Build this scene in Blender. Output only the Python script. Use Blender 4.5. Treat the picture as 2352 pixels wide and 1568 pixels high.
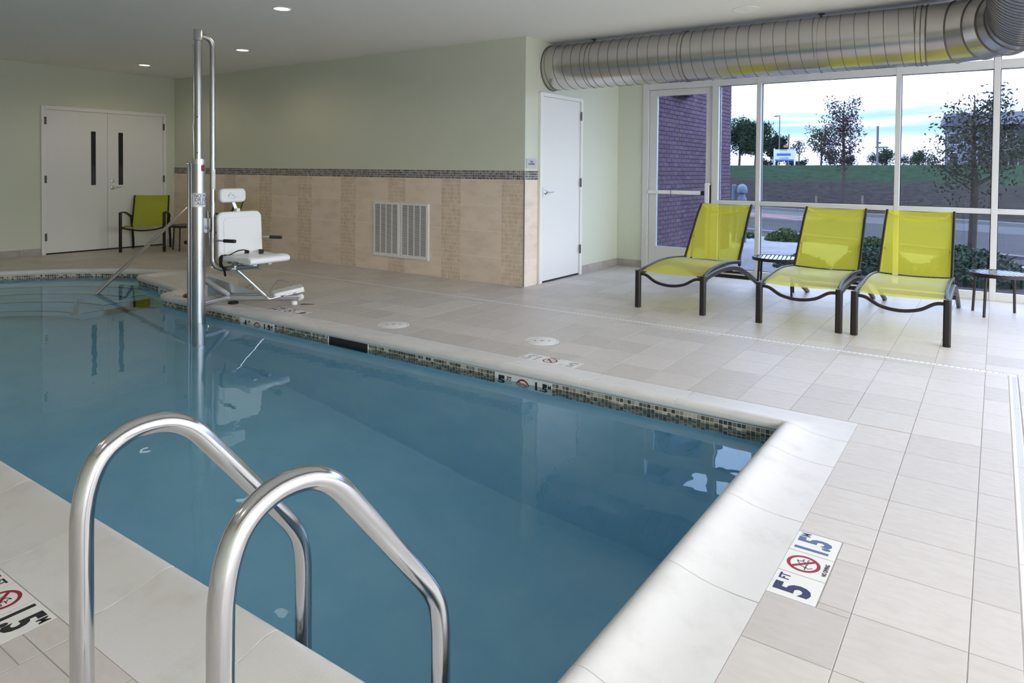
import bpy, bmesh, math, random
from mathutils import Vector, Matrix
from mathutils.geometry import tessellate_polygon
random.seed(11)
for _o in list(bpy.data.objects): bpy.data.objects.remove(_o)
S = bpy.context.scene; COL = S.collection
V = Vector; PI = math.pi

# ------------------------------------------------------------------ camera
cd = bpy.data.cameras.new('camera'); cam = bpy.data.objects.new('camera', cd); COL.objects.link(cam)
CP = V((0.0405, -5.4106, 1.3652))
_y, _p, _r = -0.6074006, -0.0220720, -0.0088395
_f = V((math.sin(_y)*math.cos(_p), math.cos(_y)*math.cos(_p), math.sin(_p)))
_x = V((math.cos(_y), -math.sin(_y), 0)); _d = _f.cross(_x)
RX = _x*math.cos(_r) + _d*math.sin(_r); DN = _d*math.cos(_r) - _x*math.sin(_r); FW = _f
cam.matrix_world = Matrix(((RX.x, -DN.x, -FW.x, CP.x), (RX.y, -DN.y, -FW.y, CP.y), (RX.z, -DN.z, -FW.z, CP.z), (0, 0, 0, 1)))
cd.sensor_width = 36; cd.lens = 36*1602.807/2352; cd.shift_y = (425.9-784)/2352; cd.clip_end = 400; cd.clip_start = .05
S.camera = cam
S.view_settings.view_transform = 'Standard'; S.view_settings.look = 'None'
S.view_settings.gamma = 1; S.view_settings.use_curve_mapping = False
S.view_settings.exposure = 1.05
S.cycles.use_denoising = True
S.cycles.max_bounces = 12; S.cycles.transmission_bounces = 8; S.cycles.transparent_max_bounces = 12; S.cycles.diffuse_bounces = 6
S.cycles.sample_clamp_indirect = 4.0
LAMP = 5.5          # watts of one recessed lamp
SKY = 1.0

# ------------------------------------------------------------------ sky
w = bpy.data.worlds.new('sky'); S.world = w; w.use_nodes = True
nt = w.node_tree; nt.nodes.clear()
def N(t, **k):
    n = nt.nodes.new(t)
    for a, b in k.items(): setattr(n, a, b)
    return n
def L(a, b): nt.links.new(a, b)
def math_node(op, a, b=None, c=None, clamp=False):
    n = N('ShaderNodeMath', operation=op, use_clamp=clamp)
    for i, q in enumerate((a, b, c)):
        if q is None: continue
        if isinstance(q, (int, float)): n.inputs[i].default_value = q
        else: L(q, n.inputs[i])
    return n.outputs[0]
def maprange(v, a, b, c=0., d=1., smooth=True):
    n = N('ShaderNodeMapRange', interpolation_type='SMOOTHSTEP' if smooth else 'LINEAR')
    L(v, n.inputs['Value'])
    for k, q in (('From Min', a), ('From Max', b), ('To Min', c), ('To Max', d)): n.inputs[k].default_value = q
    return n.outputs[0]
def mixcol(f, a, b):
    n = N('ShaderNodeMix', data_type='RGBA'); 
    if isinstance(f, (int, float)): n.inputs[0].default_value = f
    else: L(f, n.inputs[0])
    for i, q in ((6, a), (7, b)):
        if isinstance(q, tuple): n.inputs[i].default_value = (*q[:3], 1)
        else: L(q, n.inputs[i])
    return n.outputs[2]
tc = N('ShaderNodeTexCoord'); sp = N('ShaderNodeSeparateXYZ'); L(tc.outputs['Generated'], sp.inputs[0])
el = sp.outputs['Z']
mp = N('ShaderNodeMapping'); mp.inputs['Scale'].default_value = (1.6, 1.6, 26); L(tc.outputs['Generated'], mp.inputs[0])
nz = N('ShaderNodeTexNoise'); nz.inputs['Scale'].default_value = 1.5; nz.inputs['Detail'].default_value = 5; nz.inputs['Roughness'].default_value = .55; L(mp.outputs[0], nz.inputs['Vector'])
streak = maprange(nz.outputs['Fac'], .30, .50)
lowclear = maprange(el, .030, .055)
overcast = maprange(el, .125, .085)
blue = math_node('MULTIPLY', math_node('MULTIPLY', lowclear, overcast), streak)
skyc = mixcol(blue, (5.3, 5.4, 5.6), (1.45, 1.95, 1.62))
grad = maprange(el, 0.0, 1.0, 1.0, 1.1, smooth=False)
below = maprange(el, -.05, 0.0)
skyc2 = mixcol(below, (.12, .13, .14), skyc)
bg = N('ShaderNodeBackground'); L(skyc2, bg.inputs['Color']); L(math_node('MULTIPLY', grad, SKY), bg.inputs['Strength'])
wo = N('ShaderNodeOutputWorld'); L(bg.outputs[0], wo.inputs[0])

# ------------------------------------------------------------------ materials
def srgb(r, g, b):
    return tuple(((c/255)/12.92 if c/255 <= .04045 else ((c/255+.055)/1.055)**2.4) for c in (r, g, b))
def newmat(name):
    global nt
    m = bpy.data.materials.new(name); m.use_nodes = True; nt = m.node_tree; nt.nodes.clear()
    return m
def position(scale=(1, 1, 1)):
    g = N('ShaderNodeNewGeometry'); mp = N('ShaderNodeMapping'); mp.inputs['Scale'].default_value = scale
    L(g.outputs['Position'], mp.inputs[0]); return mp.outputs[0]
def noise(vec, scale, detail=3, rough=.5):
    n = N('ShaderNodeTexNoise'); n.inputs['Scale'].default_value = scale; n.inputs['Detail'].default_value = detail; n.inputs['Roughness'].default_value = rough
    L(vec, n.inputs['Vector']); return n.outputs['Fac']
def mat(name, col, rough=.5, metal=0., spec=.5, col2=None, nscale=4, lo=.35, hi=.65, rand=0., island=0., bump=0., bscale=60, stretch=(1, 1, 1), ramp=None, coat=0., rvar=0.):
    m = newmat(name)
    p = N('ShaderNodeBsdfPrincipled'); o = N('ShaderNodeOutputMaterial'); L(p.outputs[0], o.inputs[0])
    p.inputs['Roughness'].default_value = rough; p.inputs['Metallic'].default_value = metal
    p.inputs['Specular IOR Level'].default_value = spec; p.inputs['Coat Weight'].default_value = coat
    c = None; vec = position(stretch)
    rnd = None
    if island: rnd = N('ShaderNodeNewGeometry').outputs['Random Per Island']
    elif rand or ramp: rnd = N('ShaderNodeObjectInfo').outputs['Random']
    if ramp:
        r = N('ShaderNodeValToRGB'); r.color_ramp.interpolation = 'CONSTANT'
        while len(r.color_ramp.elements) < len(ramp): r.color_ramp.elements.new(.5)
        for i, (e, q) in enumerate(zip(r.color_ramp.elements, ramp)):
            e.position = i/len(ramp); e.color = (*q, 1)
        L(rnd, r.inputs[0]); c = r.outputs[0]
    if col2:
        f = maprange(noise(vec, nscale, 5, .6), lo, hi)
        c = mixcol(f, c if c else tuple(col), tuple(col2))
    amt = rand or island
    if amt and not ramp:
        h = N('ShaderNodeHueSaturation'); L(maprange(rnd, 0, 1, 1-amt, 1+amt, smooth=False), h.inputs['Value'])
        if c: L(c, h.inputs['Color'])
        else: h.inputs['Color'].default_value = (*col, 1)
        c = h.outputs[0]
    if c: L(c, p.inputs['Base Color'])
    else: p.inputs['Base Color'].default_value = (*col, 1)
    if rvar: L(maprange(noise(vec, nscale*2, 3), .3, .7, rough-rvar, rough+rvar), p.inputs['Roughness'])
    if bump:
        b = N('ShaderNodeBump'); b.inputs['Strength'].default_value = bump; b.inputs['Distance'].default_value = .01
        L(noise(vec, bscale, 4), b.inputs['Height']); L(b.outputs[0], p.inputs['Normal'])
    return m
K = {}
WALL = (.635, .665, .565)
K['wall'] = mat('wall paint', WALL, .65, bump=.04, bscale=220)
K['ceiling'] = mat('ceiling paint', (.84, .84, .83), .8, bump=.03, bscale=160)
K['grout'] = mat('grout', (.37, .34, .33), .9)
TA, TB = (.605, .572, .54), (.56, .515, .47)
K['tile'] = mat('porcelain deck tile', TA, .42, spec=.3, col2=TB, nscale=11, lo=.22, hi=.82, rand=.08, bump=.06, bscale=180, stretch=(1, 3.0, 1), rvar=.06)
K['tile_far'] = mat('porcelain deck tile, far', TA, .42, spec=.3, col2=TB, nscale=11, lo=.22, hi=.82, island=.08, bump=.06, bscale=180, stretch=(1, 3.0, 1), rvar=.06)
K['base_tile'] = mat('base tile', (.43, .39, .37), .45, col2=(.36, .33, .31), nscale=8, rand=.06)
K['coping'] = mat('coping stone', (.70, .685, .665), .42, col2=(.63, .605, .575), nscale=6, lo=.45, hi=.75, rand=.03, bump=.05, bscale=120)
K['coping_grout'] = mat('coping grout', (.78, .77, .74), .8)
WT, WT2 = srgb(232, 216, 200), srgb(220, 202, 184)
K['wall_tile'] = mat('wall tile', WT, .4, col2=WT2, nscale=3, lo=.4, hi=.7, rand=.05, stretch=(1, 1, 2.5), bump=.04, bscale=70)
K['wall_mosaic'] = mat('wall mosaic', WT2, .45, col2=srgb(206, 188, 168), nscale=9, island=.08)
K['wall_grout'] = mat('wall grout', srgb(244, 232, 218), .9)
BAND = [srgb(92, 98, 112), srgb(126, 128, 136), srgb(110, 106, 100), srgb(150, 152, 160), srgb(82, 84, 94), srgb(132, 126, 116)]
def rampmat(name, cols, rough, obj):
    m = mat(name, cols[0], rough, ramp=cols, island=0 if obj else 1)
    return m
K['band_mosaic'] = rampmat('glass mosaic band', BAND, .15, False)
POOLM = [srgb(84, 86, 72), srgb(170, 160, 142), srgb(124, 118, 98), srgb(198, 190, 176), srgb(102, 102, 84), srgb(150, 142, 124), srgb(72, 72, 66)]
K['pool_mosaic'] = rampmat('pool mosaic', POOLM, .2, True)
K['pool_mosaic_far'] = rampmat('pool mosaic, far', POOLM, .2, False)
K['mosaic_grout'] = mat('mosaic grout', (.82, .82, .80), .8)
K['plaster'] = mat('pool plaster', (.44, .75, .91), .8, col2=(.37, .69, .88), nscale=2.2, lo=.35, hi=.65)
K['nosing'] = mat('step nosing tile', (.22, .20, .18), .6)
K['door'] = mat('door paint', (.78, .78, .77), .5)
K['casing'] = mat('door frame paint', (.80, .80, .79), .45)
K['alu'] = mat('storefront aluminium', (.62, .62, .62), .38, metal=0., spec=.6)
K['steel'] = mat('stainless steel', (.60, .60, .62), .15, metal=1.)
K['brushed'] = mat('brushed steel', (.48, .48, .50), .30, metal=1.)
K['satin'] = mat('satin steel', (.60, .60, .62), .32, metal=1.)
K['hinge'] = mat('dark hinge steel', (.10, .10, .105), .4, spec=.5)
K['chrome'] = mat('chrome', (.80, .80, .82), .08, metal=1.)
K['galv'] = mat('galvanised duct', (.57, .55, .535), .25, metal=1.)
K['galv_seam'] = mat('duct seam', (.13, .12, .115), .6, spec=.2)
K['bronze_top'] = mat('glossy bronze slat', (.03, .026, .026), .16, spec=.8)
K['bronze'] = mat('dark bronze frame', (.020, .017, .017), .38, spec=.35)
K['black'] = mat('black plastic', (.012, .012, .013), .45)
K['rubber'] = mat('black rubber', (.015, .015, .016), .7)
K['strap'] = mat('black strap', (.014, .014, .016), .8)
K['white'] = mat('white plastic', (.83, .83, .82), .35)
K['cushion'] = mat('white moulded plastic', (.84, .84, .84), .4)
K['enamel'] = mat('white enamel', (.78, .78, .78), .4)
K['drain'] = mat('white drain grate', (.80, .80, .79), .4)
K['hole'] = mat('dark gap', (.02, .02, .02), .9)
K['darkglass'] = mat('dark vision glass', (.012, .013, .016), .12)
K['marker'] = mat('marker tile', (.80, .79, .76), .45, bump=.05, bscale=300)
K['ink'] = mat('black ink', (.018, .018, .022), .5)
K['ink_blue'] = mat('worn blue ink', srgb(86, 104, 148), .5)
K['ink_red'] = mat('red ink', srgb(150, 30, 48), .5)
K['ink_grey'] = mat('grey print', (.42, .43, .46), .6)
K['plaque'] = mat('sign plaque', srgb(190, 190, 196), .5)
K['navy'] = mat('navy print', srgb(48, 52, 92), .5)
K['brick'] = mat('brick', srgb(108, 88, 98), .85, spec=0.05, col2=srgb(94, 80, 94), nscale=8, rand=.16, bump=.12, bscale=120)
K['brick_far'] = mat('brick, far', srgb(108, 88, 98), .85, spec=0.05, col2=srgb(94, 80, 94), nscale=8, island=.16, bump=.12, bscale=120)
K['mortar'] = mat('mortar', (.085, .08, .10), .95, spec=0.05)
K['concrete'] = mat('concrete walk', (.27, .275, .28), .85, spec=0.05, col2=(.22, .225, .23), nscale=1.4)
K['bounce_slab'] = mat('terrace concrete', (.58, .57, .55), .85, spec=.1)
K['curb'] = mat('concrete kerb', (.15, .15, .155), .85, spec=0.05)
K['asphalt'] = mat('asphalt', (.042, .043, .045), .85, spec=0.05, col2=(.052, .053, .055), nscale=1.1)
K['asphalt2'] = mat('pale asphalt', (.075, .076, .078), .85, spec=0.05, col2=(.09, .091, .093), nscale=2)
K['paver'] = mat('brick paver', (.22, .13, .13), .85, spec=0.05, rand=.15)
K['mulch'] = mat('mulch', (.05, .042, .04), .95, spec=0.05, col2=(.09, .08, .075), nscale=14)
m = mat('grass bank', (.036, .060, .036), .9, spec=0.0, col2=(.016, .030, .018), nscale=3, lo=.3, hi=.7)
nt = m.node_tree
_pr = [n for n in nt.nodes if n.type == 'BSDF_PRINCIPLED'][0]; _src = _pr.inputs['Base Color'].links[0].from_socket
g_ = N('ShaderNodeNewGeometry'); s_ = N('ShaderNodeSeparateXYZ'); L(g_.outputs['Position'], s_.inputs[0])
_h = math_node('ADD', s_.outputs['Z'], math_node('MULTIPLY', math_node('SUBTRACT', noise(g_.outputs['Position'], .8, 5), .5), 1.3))
_soil = mixcol(maprange(noise(g_.outputs['Position'], 5, 5), .35, .65), (.024, .021, .020), (.046, .041, .038))
L(mixcol(maprange(_h, .75, 1.15), _soil, _src), _pr.inputs['Base Color']); K['lawn'] = m
K['bark'] = mat('bark', (.085, .07, .06), .9, spec=0.05, col2=(.05, .042, .038), nscale=20)
K['leaf_dark'] = mat('dark green leaves', (.020, .040, .022), .7, spec=0.05, island=.3)
K['leaf_green'] = mat('green leaves', (.045, .075, .03), .7, spec=0.05, island=.3)
K['leaf_olive'] = mat('olive leaves', (.055, .055, .035), .7, spec=0.05, island=.3)
K['leaf_purple'] = mat('purple leaves', (.050, .026, .034), .7, spec=0.05, island=.3)
K['leaf_shrub'] = mat('grey green needles', (.060, .095, .065), .75, spec=0.05, island=.3)
K['stucco'] = mat('grey siding', (.17, .18, .21), .9, spec=0.05)
K['roof'] = mat('slate roof', (.085, .09, .11), .9, spec=0.05)
K['steelpole'] = mat('grey pole', (.12, .12, .14), .6)
K['bluegrey'] = mat('blue grey painted metal', (.10, .13, .18), .5)
K['signwhite'] = mat('sign board white', (.50, .60, .72), .5)
K['signblue'] = mat('sign board blue', (.04, .10, .36), .5)
K['amber'] = mat('amber sign', (.45, .16, .06), .5)
K['wood'] = mat('stake wood', (.16, .12, .09), .9)
def emit(name, col, s):
    m = newmat(name); e = N('ShaderNodeEmission'); e.inputs[0].default_value = (*col, 1); e.inputs[1].default_value = s
    o = N('ShaderNodeOutputMaterial'); L(e.outputs[0], o.inputs[0]); return m
K['lamp'] = emit('lamp lens', (1, .95, .88), 1.2)
def glassmat(name, tint, refl=1.0):
    m = newmat(name); t = N('ShaderNodeBsdfTransparent'); t.inputs[0].default_value = (*tint, 1)
    g = N('ShaderNodeBsdfGlossy'); g.inputs['Roughness'].default_value = 0.0; g.inputs['Color'].default_value = (.9, .95, 1, 1)
    f = N('ShaderNodeLayerWeight'); f.inputs[0].default_value = .5
    fr = math_node('MULTIPLY_ADD', math_node('POWER', f.outputs['Facing'], 5.0), .95, .04)
    x = N('ShaderNodeMixShader'); L(math_node('MULTIPLY', fr, refl), x.inputs[0]); L(t.outputs[0], x.inputs[1]); L(g.outputs[0], x.inputs[2])
    o = N('ShaderNodeOutputMaterial'); L(x.outputs[0], o.inputs[0]); return m
K['glass'] = glassmat('blue tinted window glass', (.44, .49, .60), .8)  # tint put in to dim and blue the outdoor light in view
K['clear_glass'] = glassmat('clear window glass', (.86, .865, .87), .8)
def watermat():
    m = newmat('pool water'); g = N('ShaderNodeBsdfGlass'); g.inputs['IOR'].default_value = 1.333; g.inputs['Roughness'].default_value = 0; g.inputs['Color'].default_value = (.86, .95, .97, 1)
    b = N('ShaderNodeBump'); b.inputs['Strength'].default_value = .05; b.inputs['Distance'].default_value = .02
    vec = position((1, 1, 1)); L(noise(vec, 5.5, 2, .45), b.inputs['Height']); L(b.outputs[0], g.inputs['Normal'])
    o = N('ShaderNodeOutputMaterial'); L(g.outputs[0], o.inputs[0]); return m
K['water'] = watermat()
def slingmat(name, col, open_):
    m = newmat(name); d = N('ShaderNodeBsdfDiffuse'); d.inputs[0].default_value = (*col, 1)
    t = N('ShaderNodeBsdfTranslucent'); t.inputs[0].default_value = (*col, 1)
    tr = N('ShaderNodeBsdfTransparent'); tr.inputs[0].default_value = (.96, .92, .22, 1)
    a = N('ShaderNodeMixShader'); a.inputs[0].default_value = .42; L(d.outputs[0], a.inputs[1]); L(t.outputs[0], a.inputs[2])
    x = N('ShaderNodeMixShader'); x.inputs[0].default_value = open_; L(a.outputs[0], x.inputs[1]); L(tr.outputs[0], x.inputs[2])
    gl = N('ShaderNodeBsdfGlossy'); gl.inputs['Roughness'].default_value = .5; gl.inputs['Color'].default_value = (.9, .95, 1, 1)
    lw = N('ShaderNodeLayerWeight'); lw.inputs[0].default_value = .5; y = N('ShaderNodeMixShader'); L(math_node('MULTIPLY_ADD', math_node('POWER', lw.outputs['Facing'], 5.0), .3, .025), y.inputs[0]); L(x.outputs[0], y.inputs[1]); L(gl.outputs[0], y.inputs[2])
    o = N('ShaderNodeOutputMaterial'); L(y.outputs[0], o.inputs[0]); return m
K['sling'] = slingmat('lime mesh sling', (.84, .80, .07), .36)
K['sling_band'] = slingmat('lime mesh sling, doubled', (.80, .76, .06), .10)
K['sling_chair'] = slingmat('lime mesh chair sling', (.55, .60, .06), .10)

# ------------------------------------------------------------------ mesh helpers
class MB:
    def __init__(s): s.v = []; s.f = []
    def add(s, vs, fs):
        b = len(s.v); s.v += [tuple(q) for q in vs]; s.f += [tuple(i+b for i in f) for f in fs]; return s
    def box(s, x0, y0, z0, x1, y1, z1):
        if x0 > x1: x0, x1 = x1, x0
        if y0 > y1: y0, y1 = y1, y0
        if z0 > z1: z0, z1 = z1, z0
        return s.add([(x0,y0,z0),(x1,y0,z0),(x1,y1,z0),(x0,y1,z0),(x0,y0,z1),(x1,y0,z1),(x1,y1,z1),(x0,y1,z1)],
                     [(0,3,2,1),(4,5,6,7),(0,1,5,4),(1,2,6,5),(2,3,7,6),(3,0,4,7)])
    def obox(s, c, hx, hy, hz, m=None):
        b = len(s.v); s.box(-hx,-hy,-hz,hx,hy,hz)
        for i in range(b, len(s.v)):
            q = V(s.v[i]); q = (m @ q if m else q) + V(c); s.v[i] = tuple(q)
        return s
    def sweep(s, path, sec, up=None, caps=True, closed=False, scales=None):
        P = [V(q) for q in path]; n = len(P); k = len(sec); rings = []
        T = []
        for i in range(n):
            if closed: t = (P[(i+1) % n]-P[i-1])
            else: t = P[min(i+1, n-1)]-P[max(i-1, 0)]
            T.append(t.normalized())
        if up is None:
            u = V((0,0,1)) if abs(T[0].z) < .9 else V((0,1,0))
            u = (u - T[0]*u.dot(T[0])).normalized()
        for i in range(n):
            if up is not None:
                uu = V(up); uu = (uu - T[i]*uu.dot(T[i]))
                uu = uu.normalized() if uu.length > 1e-4 else V((0,1,0))
            else:
                u = (u - T[i]*u.dot(T[i])).normalized(); uu = u
            sd = T[i].cross(uu); q = scales[i] if scales else 1
            rings.append([P[i] + sd*a*q + uu*b*q for a, b in sec])
        vs = [q for r in rings for q in r]; fs = []
        for i in range(n if closed else n-1):
            j = (i+1) % n
            for a in range(k):
                b = (a+1) % k; fs.append((i*k+a, i*k+b, j*k+b, j*k+a))
        if caps and not closed: fs += [tuple(range(k-1, -1, -1)), tuple((n-1)*k+a for a in range(k))]
        return s.add(vs, fs)
    def tube(s, path, r, seg=14, caps=True, closed=False, scales=None):
        return s.sweep(path, [(r*math.cos(2*PI*a/seg), r*math.sin(2*PI*a/seg)) for a in range(seg)], None, caps, closed, scales)
    def bar(s, path, wd, ht, up=(0,0,1)):
        c = min(wd, ht)*.22
        sec = [(-wd/2+c,-ht/2),(wd/2-c,-ht/2),(wd/2,-ht/2+c),(wd/2,ht/2-c),(wd/2-c,ht/2),(-wd/2+c,ht/2),(-wd/2,ht/2-c),(-wd/2,-ht/2+c)]
        return s.sweep(path, sec, up)
    def lathe(s, prof, c=(0,0,0), seg=32, m=None):
        vs = []; n = len(prof)
        for r, z in prof:
            for a in range(seg):
                q = V((r*math.cos(2*PI*a/seg), r*math.sin(2*PI*a/seg), z)); q = (m @ q if m else q) + V(c); vs.append(q)
        fs = [(i*seg+a, i*seg+(a+1) % seg, (i+1)*seg+(a+1) % seg, (i+1)*seg+a) for i in range(n-1) for a in range(seg)]
        if prof[0][0] > 1e-6 and prof[-1][0] > 1e-6 and prof[0] != prof[-1]:
            fs.append(tuple(range(seg-1, -1, -1))); fs.append(tuple((n-1)*seg+a for a in range(seg)))
        return s.add(vs, fs)
    def prism(s, poly, z0, z1, fn=None):
        n = len(poly); vs = [(x, y, z0) for x, y in poly]+[(x, y, z1) for x, y in poly]
        if fn: vs = [fn(q) for q in vs]
        return s.add(vs, [tuple(range(n-1, -1, -1)), tuple(range(n, 2*n))]+[(i, (i+1) % n, n+(i+1) % n, n+i) for i in range(n)])
    def mesh(s, name, m=None, angle=38):
        me = bpy.data.meshes.new(name); me.from_pydata(s.v, [], s.f); me.validate()
        bm = bmesh.new(); bm.from_mesh(me); bmesh.ops.remove_doubles(bm, verts=bm.verts, dist=1e-6)
        bmesh.ops.recalc_face_normals(bm, faces=bm.faces); bm.to_mesh(me); bm.free()
        for p in me.polygons: p.use_smooth = True
        me.set_sharp_from_angle(angle=math.radians(angle))
        if m: me.materials.append(K[m] if isinstance(m, str) else m)
        return me
    def raw(s, name, m=None):
        me = bpy.data.meshes.new(name); me.from_pydata(s.v, [], s.f)
        if m: me.materials.append(K[m])
        return me
def put(name, me, parent=None, loc=(0,0,0), rotz=0, bevel=0):
    o = bpy.data.objects.new(name, me); COL.objects.link(o); o.location = loc; o.rotation_euler = (0, 0, rotz)
    if parent: o.parent = parent
    if bevel:
        b = o.modifiers.new('bevel', 'BEVEL'); b.width = bevel; b.segments = 2; b.limit_method = 'ANGLE'; b.angle_limit = math.radians(40)
    return o
def part(name, mb, m, parent=None, bevel=0, angle=38): return put(name, mb.mesh(name, m, angle), parent, bevel=bevel)
def tag(o, label=None, cat=None, group=None, kind=None):
    for k, q in (('label', label), ('category', cat), ('group', group), ('kind', kind)):
        if q: o[k] = q
    return o
def thing(name, label, cat, loc=(0,0,0), rotz=0, group=None):
    o = bpy.data.objects.new(name, None); COL.objects.link(o); o.location = loc; o.rotation_euler = (0, 0, rotz); o.empty_display_size = .1
    return tag(o, label, cat, group)
def struct(name, mb=None, m=None, label=None, bevel=0):
    o = part(name, mb, m, None, bevel) if mb else put(name, None)
    return tag(o, label, kind='structure')
def copy_tree(root, loc, rotz, label):
    r = root.copy(); COL.objects.link(r); r.location = loc; r.rotation_euler = (0, 0, rotz); r['label'] = label
    for ch in list(root.children):
        c = ch.copy(); COL.objects.link(c); c.parent = r
        for g in ch.children:
            d = g.copy(); COL.objects.link(d); d.parent = c
    return r
def fillet(pts, rad, seg=8):
    P = [V(q) for q in pts]; out = [P[0]]
    if not isinstance(rad, (list, tuple)): rad = [rad]*(len(P)-2)
    for i in range(1, len(P)-1):
        a = (P[i-1]-P[i]); b = (P[i+1]-P[i]); la, lb = a.length, b.length; a.normalize(); b.normalize()
        ang = a.angle(b); d = min(rad[i-1]/math.tan(ang/2), la*.49 if i > 1 else la*.98, lb*.49 if i < len(P)-2 else lb*.98)
        r = d*math.tan(ang/2); p0 = P[i]+a*d; p1 = P[i]+b*d
        c = P[i] + (a+b).normalized()*(r/math.sin(ang/2)); u = p0-c; wv = p1-c; tot = u.angle(wv) if u.length > 1e-9 else 0
        if tot < 1e-4: out.append(P[i]); continue
        for k in range(seg+1):
            t = k/seg; out.append(c + (u*math.sin((1-t)*tot)+wv*math.sin(t*tot))/math.sin(tot))
    out.append(P[-1]); return out
def spline(pts, n=8):
    P = [V(q) for q in pts]; P = [P[0]*2-P[1]]+P+[P[-1]*2-P[-2]]; out = []
    for i in range(1, len(P)-2):
        for k in range(n):
            t = k/n; a, b, c, d = P[i-1], P[i], P[i+1], P[i+2]
            out.append(.5*((2*b)+(c-a)*t+(2*a-5*b+4*c-d)*t*t+(3*b-a-3*c+d)*t**3))
    out.append(P[-2]); return out
def project(q):
    d = V(q)-CP; z = d.dot(FW)
    if z < .05: return None
    return (1176+1602.8*d.dot(RX)/z, 425.9+1602.8*d.dot(DN)/z, z)
def text_mesh(txt, size, m, bold=0., sx=1., align='CENTER', depth=.0006, spacing=1.0, fn=None):
    c = bpy.data.curves.new('t', 'FONT'); c.body = txt; c.size = size; c.align_x = align; c.align_y = 'CENTER'
    c.offset = bold; c.extrude = depth; c.resolution_u = 3; c.space_line = spacing
    o = bpy.data.objects.new('t', c); COL.objects.link(o)
    me = bpy.data.meshes.new_from_object(o.evaluated_get(bpy.context.evaluated_depsgraph_get()))
    bpy.data.objects.remove(o); bpy.data.curves.remove(c)
    for q in me.vertices:
        q.co.x *= sx
        if fn: q.co = fn(q.co)
    me.materials.clear(); me.materials.append(K[m]); return me
# ================================================================== room shell
XL, XS, YT, YW, XR, YB, ZC = -11.95, -4.474, 1.335, 3.76, 3.2, -7.2, 2.92
struct('wall_left', MB().box(XL-.15, YB, -.1, XL, YT+.16, ZC), 'wall', 'shaded sage green wall holding the double doors')
wt = struct('wall_far', MB().box(XL, YT+.008, -.1, XS-.16, YT+.16, ZC), 'wall', 'long sage green wall above the beige tile wainscot')
ws = struct('wall_side', MB().box(XS-.16, YT+.008, -.1, XS, YW+.16, ZC), 'wall', 'brightly lit pale green wall around the equipment door')
struct('wall_window', MB().box(XS, YW, -.1, -4.076, YW+.16, ZC), 'wall', 'narrow pale green wall beside the glass door')
struct('wall_rear', MB().box(XL-.15, YB-.15, -.1, XR+.15, YB, ZC), 'wall', 'plain green wall behind the camera')
struct('wall_right', MB().box(XR, YB-.15, -.1, XR+.15, YB, ZC), 'wall', 'plain green wall at the right, out of view')
struct('ceiling', MB().box(XL-.15, YB-.15, ZC, XR+.2, YW+.2, ZC+.2), 'ceiling', 'flat pale grey ceiling over the pool')

# ---------------------------------------------------------------- pool outline (wall plane), counter-clockwise seen from above
CC, CR = (-8.0, -2.93), 2.43
def arc(c, r, a0, a1, n): return [(c[0]+r*math.cos(math.radians(a0+(a1-a0)*i/n)), c[1]+r*math.sin(math.radians(a0+(a1-a0)*i/n))) for i in range(n+1)]
YF, YN, XE = -1.525, -4.175, -.855
OUT = [(XE, YN), (XE, YF)]
OUT += [(-3.0, YF), (-7.05, YF)] + arc((-7.05, YF+.13), .13, 262, 175, 6)[1:]
OUT += [(-7.22, -1.31), (-7.30, -1.25), (-7.45, -1.20), (-7.70, -1.145), (-8.00, -1.10), (-8.30, -1.06), (-8.52, -1.02)]
OUT += arc((-8.53, -.93), .09, 280, 170, 6)[1:] + [(-8.60, -.72), (-8.52, -.58)]
OUT += [q for q in arc(CC, CR, 103.5, 211, 26)]
OUT = [q for q in OUT if q[1] > YN+.001 or q == (XE, YN)]
_xn = CC[0]-math.sqrt(CR**2-(YN-CC[1])**2)
OUT += [(_xn, YN), (-7.5, YN), (-3.0, YN)]
def normals(P):
    n = len(P); R = []
    for i in range(n):
        a = V(P[i])-V(P[i-1]); b = V(P[(i+1) % n])-V(P[i]); a.normalize(); b.normalize()
        na, nb = V((a.y, -a.x)), V((b.y, -b.x)); h = (na+nb)
        if h.length < .2: R.append(na); continue
        h.normalize(); R.append(h/max(h.dot(na), .62))
    return R
NRM = normals(OUT)
def offset(d): return [(p[0]+n.x*d, p[1]+n.y*d) for p, n in zip(OUT, NRM)]
def inside(P, x, y):
    c = False; n = len(P)
    for i in range(n):
        x1, y1 = P[i]; x2, y2 = P[i-1]
        if (y1 > y) != (y2 > y) and x < (x2-x1)*(y-y1)/(y2-y1)+x1: c = not c
    return c
# orientation check: outward normals must leave the pool
if inside(OUT, OUT[2][0]+NRM[2].x*.05, OUT[2][1]+NRM[2].y*.05): NRM = [-n for n in NRM]
O_OUT = offset(.30); O_MID = offset(.15)

# ---------------------------------------------------------------- floor: grout bed + tiles
fl = MB(); outer = [(XL, YB), (XR, YB), (XR, YW+.1), (XS, YW+.1), (XS, YT), (XL, YT)]
hole = offset(.2)
pts = outer + hole
for t in tessellate_polygon([[V((*q, 0)) for q in outer], [V((*q, 0)) for q in hole]]): fl.add([(*pts[i], -.0009) for i in t], [(0, 1, 2)])
floor = struct('floor', fl, 'grout', 'pale square tiled pool deck')
T = .3048; G = .0018
DR1 = (-10.9, .395, .18, .452)     # drain runs (x0,y0,x1,y1)
DR2 = (.128, -6.4, .182, .395)
MKA = (-.554, -3.082, -.401, -2.610); MKB = (-2.803, -1.225, -2.333, -1.072); MKC = (-5.75, -1.225, -5.25, -1.072); MKD = (-2.735, -4.63, -2.268, -4.476)
CUTS = [DR1, DR2, MKA, MKB, MKC, MKD, (-7.0, YN-.30, XE+.30, YF+.30)]
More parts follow.
